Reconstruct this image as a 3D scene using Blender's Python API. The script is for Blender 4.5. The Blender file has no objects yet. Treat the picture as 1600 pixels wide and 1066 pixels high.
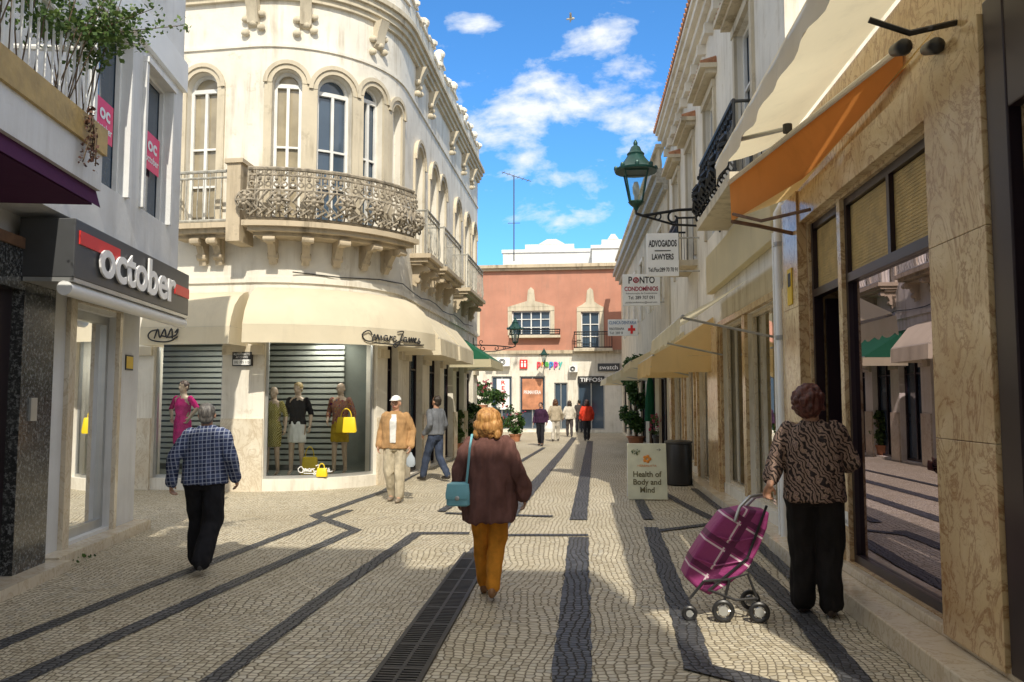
import bpy, bmesh, math, random
from mathutils import Vector, Matrix, noise as mn
random.seed(4)
R=math.radians; PI=math.pi
S=bpy.context.scene; COL=S.collection
V=Vector
# ------------------------------------------------------------------ camera maths
F=1250.0; CAMZ=1.7
PT=math.atan(92/1250); YW=R(5.07)
cp,sp,cy_,sy_=math.cos(PT),math.sin(PT),math.cos(YW),math.sin(YW)
def ray(px,py):
    x=px-800; y=533-py
    fw=F*cp-y*sp; up=y*cp+F*sp
    X=x*cy_-fw*sy_; Y=x*sy_+fw*cy_
    return X/Y, up/Y
def atY(px,py,Y):
    kx,kz=ray(px,py); return V((kx*Y,Y,CAMZ+kz*Y))
def G(px,py,z=0.0):
    kx,kz=ray(px,py); Y=(z-CAMZ)/kz; return V((kx*Y,Y,z))
cam=bpy.data.objects.new('camera',bpy.data.cameras.new('camera')); COL.objects.link(cam)
cam.location=(0,0,CAMZ); cam.rotation_euler=(PI/2+PT,0,YW)
cam.data.sensor_width=36; cam.data.lens=F/1600*36; cam.data.clip_end=1500; cam.data.clip_start=.05
S.camera=cam
# ------------------------------------------------------------------ materials
class NT:
    def __init__(s,name):
        s.m=bpy.data.materials.new(name); s.m.use_nodes=True
        s.t=s.m.node_tree; s.t.nodes.clear()
        s.out=s.t.nodes.new('ShaderNodeOutputMaterial')
        s.co=s.n('ShaderNodeTexCoord').outputs['Object']
    def n(s,typ,**k):
        x=s.t.nodes.new(typ)
        for a,b in k.items(): setattr(x,a,b)
        return x
    def set(s,sock,val):
        if isinstance(val,bpy.types.NodeSocket): s.t.links.new(val,sock)
        elif isinstance(val,(tuple,list)) and len(val)==3 and sock.type=='RGBA': sock.default_value=(*val,1)
        else: sock.default_value=val
    def mp(s,scale,vec=None,loc=(0,0,0),rot=(0,0,0)):
        x=s.n('ShaderNodeMapping'); s.set(x.inputs[0],vec or s.co)
        x.inputs['Scale'].default_value=scale; x.inputs['Location'].default_value=loc; x.inputs['Rotation'].default_value=rot
        return x.outputs[0]
    def noise(s,scale,detail=4,vec=None,rough=.55,dist=0):
        x=s.n('ShaderNodeTexNoise'); s.set(x.inputs['Vector'],vec or s.co)
        x.inputs['Scale'].default_value=scale; x.inputs['Detail'].default_value=detail; x.inputs['Roughness'].default_value=rough
        x.inputs['Distortion'].default_value=dist
        return x.outputs['Fac']
    def ramp(s,fac,stops):
        x=s.n('ShaderNodeValToRGB'); s.set(x.inputs[0],fac); e=x.color_ramp.elements
        while len(e)<len(stops): e.new(.5)
        for i,(p,c) in enumerate(stops):
            e[i].position=p; e[i].color=(c,c,c,1) if isinstance(c,(int,float)) else (*c,1)
        return x.outputs[0]
    def mix(s,f,a,b,bt='MIX'):
        x=s.n('ShaderNodeMix',data_type='RGBA',blend_type=bt)
        s.set(x.inputs[0],f); s.set(x.inputs[6],a); s.set(x.inputs[7],b); return x.outputs[2]
    def math(s,op,a,b=0.0):
        x=s.n('ShaderNodeMath',operation=op); s.set(x.inputs[0],a); s.set(x.inputs[1],b); return x.outputs[0]
    def bump(s,h,st=.3,d=.01):
        x=s.n('ShaderNodeBump'); s.set(x.inputs['Height'],h); x.inputs['Strength'].default_value=st; x.inputs['Distance'].default_value=d
        return x.outputs[0]
    def bsdf(s,col,rough=.7,metal=0,nrm=None,spec=.5):
        x=s.n('ShaderNodeBsdfPrincipled')
        s.set(x.inputs['Base Color'],col); s.set(x.inputs['Roughness'],rough); x.inputs['Metallic'].default_value=metal
        x.inputs['Specular IOR Level'].default_value=spec
        if nrm is not None: s.t.links.new(nrm,x.inputs['Normal'])
        return x.outputs[0]
    def fin(s,sh):
        s.t.links.new(sh,s.out.inputs[0]); return s.m
def c_(c,k): return tuple(min(1,v*k) for v in c)
def mat(name,col,rough=.7,var=.12,scale=3,bump=0,bs=60,metal=0,spec=.5):
    n=NT(name); f=n.noise(scale,5)
    col2=n.mix(n.ramp(f,[(.3,0),(.7,1)]),c_(col,1-var),c_(col,1+var))
    nr=n.bump(n.noise(bs,3),bump,.01) if bump else None
    return n.fin(n.bsdf(col2,rough,metal,nr,spec))
def plaster(name,col,grime=(.35,.3,.22),amt=.45):
    n=NT(name)
    a=n.noise(1.3,6); b=n.noise(1,5,n.mp((5,5,.5)),.7); c=n.noise(14,4)
    base=n.mix(n.ramp(a,[(.35,0),(.7,1)]),c_(col,.87),c_(col,1.04))
    g=n.math('MULTIPLY',n.ramp(b,[(.47,0),(.68,1)]),n.ramp(n.noise(.9,4,n.mp((1,1,1),loc=(7,3,2))),[(.38,0),(.6,amt)]))
    base=n.mix(g,base,grime)
    pt=n.ramp(n.noise(3.2,7,n.mp((1,1,1),loc=(1,8,4)),.72),[(.58,0),(.66,amt*.5)]); base=n.mix(pt,base,c_(grime,1.25))
    return n.fin(n.bsdf(base,.85,0,n.bump(n.math('ADD',c,pt),.3,.012),.3))
def marble(name,c1,c2,vein,sc=1.4,va=.75):
    n=NT(name)
    w=n.noise(sc,6,None,.6,1.6); v=n.noise(sc*1.5,5,n.mp((1,1.4,.8),loc=(4,1,7),rot=(.5,0,0)),.62,2.6)
    base=n.mix(n.ramp(w,[(.3,0),(.7,1)]),c1,c2)
    vv=n.math('ABSOLUTE',n.math('SUBTRACT',v,.5))
    base=n.mix(n.math('MULTIPLY',n.ramp(vv,[(0,1),(.012,.7),(.04,0)]),va),base,vein)
    v2=n.math('ABSOLUTE',n.math('SUBTRACT',n.noise(sc*4,4,n.mp((1,1,1),loc=(9,2,3)),.6,1.5),.5))
    base=n.mix(n.math('MULTIPLY',n.ramp(v2,[(0,1),(.02,0)]),va*.45),base,vein)
    base=n.mix(n.ramp(n.noise(.9,3,n.mp((1,1,1),loc=(2,9,1))),[(.45,0),(.72,.4)]),base,c_(vein,1.35))
    return n.fin(n.bsdf(base,.2,0,None,.5))
def granite(name):
    n=NT(name); a=n.noise(30,5,None,.8); b=n.noise(9,5)
    col=n.mix(n.ramp(a,[(.5,0),(.6,1)]),(.018,.02,.022),(.22,.23,.23))
    col=n.mix(n.ramp(b,[(.4,0),(.7,.35)]),col,(.09,.095,.09))
    return n.fin(n.bsdf(col,.15,0,None,.6))
def stones(name,stopsC,joint,dirt,rough=.55,sc=17,jw=.04,big=.45):
    n=NT(name)
    ns=n.n('ShaderNodeTexNoise'); n.set(ns.inputs['Vector'],n.co); ns.inputs['Scale'].default_value=.7; ns.inputs['Detail'].default_value=1
    sub=n.n('ShaderNodeVectorMath',operation='SUBTRACT'); n.set(sub.inputs[0],ns.outputs['Color']); sub.inputs[1].default_value=(.5,.5,.5)
    scv=n.n('ShaderNodeVectorMath',operation='SCALE'); n.set(scv.inputs[0],sub.outputs[0]); scv.inputs['Scale'].default_value=.45
    add=n.n('ShaderNodeVectorMath',operation='ADD'); n.set(add.inputs[0],n.co); n.set(add.inputs[1],scv.outputs[0])
    vec=n.mp((sc,sc*1.1,1),add.outputs[0])
    fl=n.n('ShaderNodeVectorMath',operation='MULTIPLY'); n.set(fl.inputs[0],vec); fl.inputs[1].default_value=(1,1,0)
    def vor(feat):
        x=n.n('ShaderNodeTexVoronoi',feature=feat,voronoi_dimensions='2D'); n.set(x.inputs['Vector'],fl.outputs[0]); x.inputs['Scale'].default_value=1
        x.inputs['Randomness'].default_value=.42; return x
    v1=vor('F1'); v2=vor('DISTANCE_TO_EDGE')
    sep=n.n('ShaderNodeSeparateColor'); n.set(sep.inputs[0],v1.outputs['Color'])
    base=n.ramp(sep.outputs[0],stopsC)
    bg=n.noise(.4,6); base=n.mix(n.ramp(bg,[(.4,0),(.68,big)]),base,dirt)
    b2=n.noise(2.2,5,n.mp((1,1,1),loc=(5,5,0)),.7); base=n.mix(n.ramp(b2,[(.5,0),(.75,big*.8)]),base,c_(dirt,.75))
    jt=n.ramp(v2.outputs['Distance'],[(jw,1),(jw+.10,0)])
    base=n.mix(n.math('MULTIPLY',jt,.9),base,joint)
    h=n.ramp(v2.outputs['Distance'],[(.02,0),(.22,1)])
    h2=n.math('ADD',h,n.math('MULTIPLY',sep.outputs[1],.5))
    return n.fin(n.bsdf(base,n.ramp(jt,[(0,rough),(1,.95)]),0,n.bump(h2,.45,.014),.45))
def glass(name,tint=(.8,.86,.85),refl=.12,gc=(.95,.97,1)):
    n=NT(name)
    t=n.n('ShaderNodeBsdfTransparent'); n.set(t.inputs[0],tint)
    g=n.n('ShaderNodeBsdfGlossy'); g.inputs['Roughness'].default_value=0; n.set(g.inputs[0],gc)
    fr=n.n('ShaderNodeFresnel'); fr.inputs[0].default_value=1.45
    f=n.math('ADD',fr.outputs[0],refl)
    m=n.n('ShaderNodeMixShader'); n.set(m.inputs[0],f); n.t.links.new(t.outputs[0],m.inputs[1]); n.t.links.new(g.outputs[0],m.inputs[2])
    return n.fin(m.outputs[0])
def fabric(name,col,trl=.35,var=.08):
    n=NT(name); f=n.noise(1.1,4)
    c=n.mix(n.ramp(f,[(.35,0),(.7,1)]),c_(col,1-var),c_(col,1+var*.5))
    st=n.noise(1,4,n.mp((3,3,.5)),.7); c=n.mix(n.ramp(st,[(.55,0),(.8,.3)]),c,c_(col,.6))
    b=n.bsdf(c,.85,0,n.bump(n.noise(4,3),.25,.03),.2)
    t=n.n('ShaderNodeBsdfTranslucent'); n.set(t.inputs[0],c)
    m=n.n('ShaderNodeMixShader'); m.inputs[0].default_value=trl; n.t.links.new(b,m.inputs[1]); n.t.links.new(t.outputs[0],m.inputs[2])
    return n.fin(m.outputs[0])
def cloth(name,col,var=.22):
    n=NT(name); f=n.noise(7,4)
    c=n.mix(n.ramp(f,[(.35,0),(.7,1)]),c_(col,1-var),c_(col,1+var))
    h=n.math('ADD',n.noise(9,3,n.mp((1,1,.35))),n.math('MULTIPLY',n.noise(220,2),.25))
    return n.fin(n.bsdf(c,.88,0,n.bump(h,.6,.03),.2))
def plaid(name,base,line,dark):
    n=NT(name); sx=n.n('ShaderNodeSeparateXYZ'); n.set(sx.inputs[0],n.mp((1,1,1),rot=(.05,.08,0)))
    def band(o,fr,th): return n.math('GREATER_THAN',n.math('FRACT',n.math('MULTIPLY',o,fr)),th)
    a=band(sx.outputs[0],26,.78); b=band(sx.outputs[2],26,.78); c=band(sx.outputs[0],13,.55); d=band(sx.outputs[2],13,.55)
    col=n.mix(n.math('MULTIPLY',c,.55),base,dark); col=n.mix(n.math('MULTIPLY',d,.55),col,dark)
    col=n.mix(n.math('MULTIPLY',a,.6),col,line); col=n.mix(n.math('MULTIPLY',b,.6),col,line)
    return n.fin(n.bsdf(col,.9,0,n.bump(n.noise(10,3,n.mp((1,1,.4))),.5,.025),.2))
def zebra(name,stops,sc=9,dist=9):
    n=NT(name); w=n.n('ShaderNodeTexWave'); n.set(w.inputs['Vector'],n.mp((1,1,1),rot=(.6,.5,.3))); w.inputs['Scale'].default_value=sc
    w.inputs['Distortion'].default_value=dist; w.inputs['Detail'].default_value=2; w.inputs['Detail Scale'].default_value=1.3
    c=n.ramp(w.outputs['Fac'],stops)
    return n.fin(n.bsdf(c,.8,0,n.bump(n.noise(9,3,n.mp((1,1,.4))),.4,.02),.25))
def leafmat(name,c1,c2):
    n=NT(name); g=n.n('ShaderNodeNewGeometry'); c=n.ramp(g.outputs['Random Per Island'],[(0,c1),(1,c2)])
    b=n.bsdf(c,.5,0,None,.4); t=n.n('ShaderNodeBsdfTranslucent'); n.set(t.inputs[0],c)
    m=n.n('ShaderNodeMixShader'); m.inputs[0].default_value=.25; n.t.links.new(b,m.inputs[1]); n.t.links.new(t.outputs[0],m.inputs[2])
    return n.fin(m.outputs[0])
def hairmat(name,c1,c2):
    n=NT(name); f=n.noise(40,4,n.mp((1,1,.12)),.7); c=n.ramp(f,[(.35,c1),(.65,c2)])
    return n.fin(n.bsdf(c,.45,0,n.bump(f,.8,.012),.5))
def emis(name,col,st):
    n=NT(name); e=n.n('ShaderNodeEmission'); n.set(e.inputs[0],col); e.inputs[1].default_value=st; return n.fin(e.outputs[0])

M={}
M['pave']=stones('limestone_setts',[(0,(.42,.365,.26)),(.35,(.57,.51,.385)),(.8,(.68,.62,.485)),(1,(.46,.43,.36))],(.13,.105,.07),(.38,.32,.21))
M['band']=stones('basalt_setts',[(0,(.035,.038,.044)),(.5,(.055,.06,.07)),(1,(.095,.10,.115))],(.02,.018,.017),(.10,.095,.09),.5)
M['white']=plaster('white_plaster',(.80,.76,.67),(.38,.32,.23),.75)
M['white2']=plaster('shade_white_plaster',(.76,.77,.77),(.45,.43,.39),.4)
M['cream']=plaster('cream_stone_trim',(.63,.56,.43),(.24,.20,.14),.75)
M['corbel']=plaster('weathered_cornice_stone',(.56,.47,.34),(.16,.13,.09),.9)
M['pink']=plaster('salmon_plaster',(.52,.25,.175),(.34,.2,.15),.55)
M['marb']=marble('yellow_marble',(.58,.42,.22),(.74,.60,.38),(.27,.13,.055))
M['marbp']=marble('pale_marble',(.64,.56,.43),(.74,.68,.56),(.40,.29,.17),1.4,.5)
M['gran']=granite('black_granite')
M['frame']=mat('white_joinery',(.76,.76,.74),.45)
M['dark']=mat('dark_bronze_metal',(.028,.018,.024),.3,metal=.3)
M['black']=mat('black_plastic',(.018,.018,.02),.4)
M['steel']=mat('steel',(.5,.51,.51),.35,metal=.7)
M['grate']=mat('cast_iron_grate',(.05,.046,.042),.5,.3,8,metal=.5)
M['pit']=mat('drain_pit',(.008,.008,.008),.9)
M['iron']=mat('weathered_pale_iron',(.30,.26,.20),.8,.55,10,.5,50)
M['ironw']=mat('grey_iron',(.36,.35,.31),.6,.35,10)
M['ironb']=mat('black_iron',(.02,.022,.025),.45,metal=.5)
M['gl']=glass('shop_glass',(.88,.92,.9),0)
M['glr']=glass('reflective_shop_glass',(.60,.46,.58),.04,(.48,.42,.50))
M['gld']=glass('lantern_pane_glass',(.80,.86,.86),.03)
M['glb']=mat('upper_window_glass',(.05,.08,.12),.06,.3,.6,spec=1)
M['glc']=mat('curtained_window_glass',(.34,.29,.20),.12,.4,1.2,spec=.8)
M['awn']=fabric('cream_awning_fabric',(.80,.72,.55),.25)
M['awn2']=fabric('ivory_awning_fabric',(.84,.76,.54),.45)
M['gold']=fabric('golden_awning_fabric',(.86,.66,.34),.5)
M['orange']=fabric('orange_awning_fabric',(.78,.32,.09),.45)
M['purple']=fabric('purple_awning_fabric',(.10,.03,.09),.2)
M['green']=fabric('green_awning_fabric',(.03,.16,.09),.25)
M['sign']=mat('sign_dark_grey',(.06,.063,.068),.4)
M['signw']=mat('sign_white',(.84,.85,.84),.4,.04)
M['red']=mat('sign_red',(.72,.03,.025),.4,.05)
M['mag']=mat('poster_magenta',(.85,.03,.14),.4,.05)
M['ink']=mat('letter_black',(.02,.02,.022),.5)
M['letw']=mat('letter_white',(.88,.88,.88),.4,.03)
M['lgreen']=mat('lantern_dark_teal',(.012,.06,.052),.35,.2,10,metal=.3)
M['tile']=mat('roof_tile',(.40,.19,.10),.85,.35,9,.4,30)
M['wood']=mat('brown_wood',(.16,.085,.045),.6,.3,8,.3,40)
M['brass']=mat('wood_blind',(.48,.34,.13),.6,.2,7,.4,30)
M['fascia']=mat('canopy_fascia',(.78,.74,.66),.6,.12,2,.2,8)
M['leaf']=leafmat('leaves_dark',(.02,.06,.014),(.08,.16,.035))
M['leaf2']=leafmat('leaves_light',(.04,.09,.02),(.13,.20,.05))
M['flower']=leafmat('flower_petals',(.45,.02,.08),(.6,.16,.22))
M['flowerd']=leafmat('dry_trailing_leaves',(.07,.035,.03),(.18,.09,.06))
M['terra']=mat('terracotta',(.38,.16,.08),.8,.2,6)
M['bark']=mat('bark',(.12,.085,.055),.9,.3,14,.5)
M['dim']=mat('shop_interior_wall',(.38,.36,.32),.8)
M['dimd']=mat('shop_interior_dark',(.15,.075,.13),.8)
M['slat']=mat('slat_backdrop_white',(.50,.53,.49),.6,.08,2)
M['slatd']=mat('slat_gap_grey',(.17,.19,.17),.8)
M['skin']=mat('skin',(.50,.28,.185),.5,.12,9)
M['skinp']=mat('mannequin_skin',(.56,.42,.31),.35,.05,9)
M['ledw']=emis('lit_lamp',(1,.95,.85),4)
M['led']=emis('led_digits',(1,.12,.05),2.2)
M['yel']=mat('yellow_paint',(.75,.5,.03),.5,.05)
# ------------------------------------------------------------------ mesh builder
OFF={}
def setp(o,label=None,cat=None,group=None,kind=None):
    if label: o['label']=label
    if cat: o['category']=cat
    if group: o['group']=group
    if kind: o['kind']=kind
    return o
def thing(name,label,cat,loc=(0,0,0),rz=0,group=None,local=False):
    o=bpy.data.objects.new(name,None); COL.objects.link(o); o.location=loc; o.rotation_euler=(0,0,rz); o.empty_display_size=.2
    setp(o,label,cat,group); OFF[o.name]=V((0,0,0)) if local else V(loc); return o
class Path:
    def __init__(s,pts,side=1):
        s.p=[V((a[0],a[1])) for a in pts]; s.cum=[0]; ns=[]
        for i in range(len(pts)-1):
            d=s.p[i+1]-s.p[i]; s.cum.append(s.cum[-1]+d.length); d.normalize(); ns.append(V((d.y,-d.x))*side)
        s.n=[ns[0]]+[(ns[i]+ns[i+1]).normalized() for i in range(len(ns)-1)]+[ns[-1]]
        s.L=s.cum[-1]; s.curved=len(pts)>2
    def loc(s,a):
        i=0
        while i<len(s.p)-2 and a>s.cum[i+1]: i+=1
        t=(a-s.cum[i])/(s.cum[i+1]-s.cum[i])
        tn=min(1,max(0,t))
        return s.p[i]+(s.p[i+1]-s.p[i])*t, (s.n[i]*(1-tn)+s.n[i+1]*tn).normalized()
    def P(s,a,z,o=0):
        p,n=s.loc(a); q=p+n*o; return V((q.x,q.y,z))
    def hit(s,px,py,o=0):
        kx,kz=ray(px,py); best=None
        for i in range(len(s.p)-1):
            p=s.p[i]+s.n[i]*o; q=s.p[i+1]+s.n[i+1]*o; d=q-p
            den=d.x-kx*d.y
            if abs(den)<1e-9: continue
            t=(kx*p.y-p.x)/den
            if s.curved and not(-1e-4<=t<=1.0001): continue
            Y=p.y+d.y*t
            if Y>.1 and (best is None or Y<best[0]): best=(Y,s.cum[i]+t*(s.cum[i+1]-s.cum[i]))
        if best is None:
            return (s.L if px>600 else 0),CAMZ+kz*16
        return best[1],CAMZ+kz*best[0]
class MB:
    def __init__(s): s.v=[]; s.f=[]
    def add(s,vs,fs):
        b=len(s.v); s.v+=[tuple(v) for v in vs]; s.f+=[tuple(b+i for i in f) for f in fs]; return s
    def hexa(s,p): return s.add(p,[(0,3,2,1),(4,5,6,7),(0,1,5,4),(1,2,6,5),(2,3,7,6),(3,0,4,7)])
    def box(s,x0,x1,y0,y1,z0,z1):
        return s.hexa([(x0,y0,z0),(x1,y0,z0),(x1,y1,z0),(x0,y1,z0),(x0,y0,z1),(x1,y0,z1),(x1,y1,z1),(x0,y1,z1)])
    def pbox(s,P,a0,a1,z0,z1,o0,o1):
        n=max(1,int(math.ceil((a1-a0)/.25))) if P.curved else 1
        vs=[]
        for i in range(n+1):
            a=a0+(a1-a0)*i/n; vs+=[P.P(a,z0,o0),P.P(a,z0,o1),P.P(a,z1,o1),P.P(a,z1,o0)]
        fs=[(0,1,2,3),(4*n+3,4*n+2,4*n+1,4*n)]
        for i in range(n):
            b=4*i
            for k in range(4): fs.append((b+k,b+4+k,b+4+(k+1)%4,b+(k+1)%4))
        return s.add(vs,fs)
    def poly(s,pts): return s.add(pts,[tuple(range(len(pts)))])
    def prism(s,pts,d):
        n=len(pts); pts=[V(p) for p in pts]; d=V(d); vs=pts+[p+d for p in pts]
        fs=[tuple(range(n)),tuple(range(2*n-1,n-1,-1))]+[(i,n+i,n+(i+1)%n,(i+1)%n) for i in range(n)]
        return s.add(vs,fs)
    def tube(s,pts,r,seg=8,close=False):
        pts=[V(p) for p in pts]; n=len(pts); rs=r if isinstance(r,(list,tuple)) else [r]*n
        vs=[]; prev=None
        for i,p in enumerate(pts):
            if close: t=(pts[(i+1)%n]-pts[i-1])
            else: t=(pts[min(i+1,n-1)]-pts[max(i-1,0)])
            if t.length<1e-9: t=V((0,0,1))
            t.normalize()
            if prev is None:
                u=t.orthogonal().normalized()
            else:
                u=(prev-t*prev.dot(t)); u=u.normalized() if u.length>1e-6 else t.orthogonal().normalized()
            prev=u; w=t.cross(u)
            for k in range(seg):
                a=2*PI*k/seg; vs.append(p+(u*math.cos(a)+w*math.sin(a))*rs[i])
        fs=[]; m=n if close else n-1
        for i in range(m):
            j=(i+1)%n
            for k in range(seg): fs.append((i*seg+k,i*seg+(k+1)%seg,j*seg+(k+1)%seg,j*seg+k))
        if not close: fs+=[tuple(range(seg-1,-1,-1)),tuple((n-1)*seg+k for k in range(seg))]
        return s.add(vs,fs)
    def ring(s,c,r,ax1,ax2,tr,n=16,seg=5):
        c=V(c);ax1=V(ax1);ax2=V(ax2)
        return s.tube([c+ax1*r*math.cos(2*PI*i/n)+ax2*r*math.sin(2*PI*i/n) for i in range(n)],tr,seg,True)
    def lathe(s,prof,c=(0,0,0),seg=20):
        vs=[];c=V(c)
        for r,z in prof:
            for k in range(seg): a=2*PI*k/seg; vs.append(c+V((r*math.cos(a),r*math.sin(a),z)))
        fs=[]
        for i in range(len(prof)-1):
            for k in range(seg): fs.append((i*seg+k,i*seg+(k+1)%seg,(i+1)*seg+(k+1)%seg,(i+1)*seg+k))
        fs+=[tuple(range(seg-1,-1,-1)),tuple((len(prof)-1)*seg+k for k in range(seg))]
        return s.add(vs,fs)
    def ell(s,c,r,M3=None,nu=16,nv=10):
        c=V(c); vs=[]; fs=[]
        def T(v): v=V(v); v=M3@v if M3 else v; return c+v
        vs.append(T((0,0,-r[2])))
        for j in range(1,nv):
            th=-PI/2+PI*j/nv
            for i in range(nu):
                ph=2*PI*i/nu; vs.append(T((r[0]*math.cos(th)*math.cos(ph),r[1]*math.cos(th)*math.sin(ph),r[2]*math.sin(th))))
        vs.append(T((0,0,r[2])))
        for i in range(nu): fs.append((0,1+(i+1)%nu,1+i))
        for j in range(nv-2):
            for i in range(nu): a=1+j*nu; fs.append((a+i,a+(i+1)%nu,a+nu+(i+1)%nu,a+nu+i))
        a=1+(nv-2)*nu
        for i in range(nu): fs.append((a+i,a+(i+1)%nu,len(vs)-1))
        return s.add(vs,fs)
    def cap(s,p,q,r1,r2,seg=12):
        p=V(p);q=V(q);d=(q-p)
        if d.length<1e-6: d=V((0,0,.001))
        d.normalize(); pts=[];rs=[]
        for k in (-85,-55,-28): pts.append(p+d*r1*math.sin(R(k))); rs.append(r1*math.cos(R(k)))
        for t in (0,.33,.66,1): pts.append(p.lerp(q,t)); rs.append(r1+(r2-r1)*t)
        for k in (28,55,85): pts.append(q+d*r2*math.sin(R(k))); rs.append(r2*math.cos(R(k)))
        return s.tube(pts,rs,seg)
    def loft(s,lv,seg=28,e=2.4):
        vs=[]
        for z,rx,ry,cy,*c in lv:
            cx=c[0] if c else 0
            for k in range(seg):
                a=2*PI*k/seg; ca,sa=math.cos(a),math.sin(a)
                vs.append((cx+rx*math.copysign(abs(ca)**(2/e),ca),cy+ry*math.copysign(abs(sa)**(2/e),sa),z))
        fs=[]
        for i in range(len(lv)-1):
            for k in range(seg): fs.append((i*seg+k,i*seg+(k+1)%seg,(i+1)*seg+(k+1)%seg,(i+1)*seg+k))
        fs+=[tuple(range(seg-1,-1,-1)),tuple((len(lv)-1)*seg+k for k in range(seg))]
        return s.add(vs,fs)
    def shift(s,p): s.v=[(v[0]+p[0],v[1]+p[1],v[2]+p[2]) for v in s.v]; return s
    def leaf(s,c,size,up=None):
        c=V(c); d=V((random.gauss(0,1),random.gauss(0,1),random.gauss(0,.7))).normalized()
        w=d.orthogonal().normalized(); w=Matrix.Rotation(random.uniform(0,6.28),3,d)@w
        L=size*random.uniform(.6,1.3); W=L*.35
        return s.add([c-d*L*.5,c+w*W,c+d*L*.5,c-w*W],[(0,1,2,3)])
    def clump(s,c,r,n,size):
        c=V(c)
        for _ in range(n):
            u=V((random.gauss(0,1),random.gauss(0,1),random.gauss(0,1))).normalized()*random.random()**.45
            s.leaf(c+V((u.x*r[0],u.y*r[1],u.z*r[2])),size)
        return s
    def build(s,name,m,parent=None,smooth=False,bevel=0,flip=True,weld=False):
        if not s.v: return None
        me=bpy.data.meshes.new(name)
        if parent is not None: off=OFF[parent.name]
        else:
            xs=[v[0] for v in s.v];ys=[v[1] for v in s.v];zs=[v[2] for v in s.v]
            off=V(((min(xs)+max(xs))/2,(min(ys)+max(ys))/2,min(zs)))
        me.from_pydata([(v[0]-off.x,v[1]-off.y,v[2]-off.z) for v in s.v],[],s.f); me.validate()
        if flip or weld:
            bm=bmesh.new(); bm.from_mesh(me)
            if weld: bmesh.ops.remove_doubles(bm,verts=bm.verts,dist=.0005)
            bmesh.ops.recalc_face_normals(bm,faces=bm.faces); bm.to_mesh(me); bm.free()
        me.materials.append(m); o=bpy.data.objects.new(name,me); COL.objects.link(o)
        if parent is not None: o.parent=parent; OFF[o.name]=off
        else: o.location=off; OFF[o.name]=off
        if smooth or weld:
            me.polygons.foreach_set('use_smooth',[True]*len(me.polygons))
            try: me.set_sharp_from_angle(angle=R(36))
            except Exception: pass
        if bevel:
            b=o.modifiers.new('bevel','BEVEL'); b.width=bevel; b.segments=2; b.limit_method='ANGLE'
        return o
def remesh(mb,name,m,parent,vox=.01,it=3,fold=0,fs=(9,9,2.2)):
    me=bpy.data.meshes.new('t'); me.from_pydata(mb.v,[],mb.f)
    o=bpy.data.objects.new('t',me); COL.objects.link(o)
    bm=bmesh.new(); bm.from_mesh(me); bmesh.ops.recalc_face_normals(bm,faces=bm.faces); bm.to_mesh(me); bm.free()
    a=o.modifiers.new('r','REMESH'); a.mode='VOXEL'; a.voxel_size=vox
    b=o.modifiers.new('s','SMOOTH'); b.factor=.5; b.iterations=it
    dg=bpy.context.evaluated_depsgraph_get(); nm=bpy.data.meshes.new_from_object(o.evaluated_get(dg))
    bpy.data.objects.remove(o); bpy.data.meshes.remove(me)
    if fold:
        nn=[v.normal.copy() for v in nm.vertices]
        for v,n in zip(nm.vertices,nn):
            c=v.co; q=V((c.x*fs[0],c.y*fs[1],c.z*fs[2]))
            v.co=c+n*fold*(mn.noise(q)+.6*mn.noise(q*2.3+V((3,1,2))))
    nm.name=name; nm.materials.clear(); nm.materials.append(m)
    nm.polygons.foreach_set('use_smooth',[True]*len(nm.polygons))
    ob=bpy.data.objects.new(name,nm); COL.objects.link(ob); ob.parent=parent; OFF[ob.name]=V((0,0,0)); return ob
def text_mesh(s,bold,shear):
    cu=bpy.data.curves.new('t','FONT'); cu.body=s; cu.offset=bold; cu.shear=shear; cu.resolution_u=4; cu.align_x='CENTER' if '\n' in s else 'LEFT'
    ob=bpy.data.objects.new('t',cu); COL.objects.link(ob)
    dg=bpy.context.evaluated_depsgraph_get(); me=bpy.data.meshes.new_from_object(ob.evaluated_get(dg)); bpy.data.objects.remove(ob)
    xs=[v.co.x for v in me.vertices]; ys=[v.co.y for v in me.vertices]
    return me,min(xs),max(xs),min(ys),max(ys)
def text(s,O,U,Vv,w,h,m,parent,name='lettering',bold=.0,ext=.004,shear=0,lift=.004):
    me,x0,x1,y0,y1=text_mesh(s,bold,shear)
    U=V(U).normalized(); Vv=V(Vv).normalized(); N=U.cross(Vv); O=V(O); mb=MB()
    vs=[O+U*((v.co.x-x0)/(x1-x0)*w)+Vv*((v.co.y-y0)/(y1-y0)*h)+N*lift for v in me.vertices]
    mb.add(vs,[tuple(p.vertices) for p in me.polygons]); bpy.data.meshes.remove(me)
    o=mb.build(name,m,parent,flip=False)
    if ext:
        d=o.modifiers.new('solid','SOLIDIFY'); d.thickness=ext; d.offset=1
    return o
def smooth_pts(pts,k=5):
    out=[]; n=len(pts)
    for i in range(n-1):
        p0=pts[max(i-1,0)];p1=pts[i];p2=pts[i+1];p3=pts[min(i+2,n-1)]
        for j in range(k):
            t=j/k; out.append(tuple(.5*((2*p1[c])+(-p0[c]+p2[c])*t+(2*p0[c]-5*p1[c]+4*p2[c]-p3[c])*t*t+(-p0[c]+3*p1[c]-3*p2[c]+p3[c])*t**3) for c in (0,1)))
    out.append(pts[-1]); return out
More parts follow.
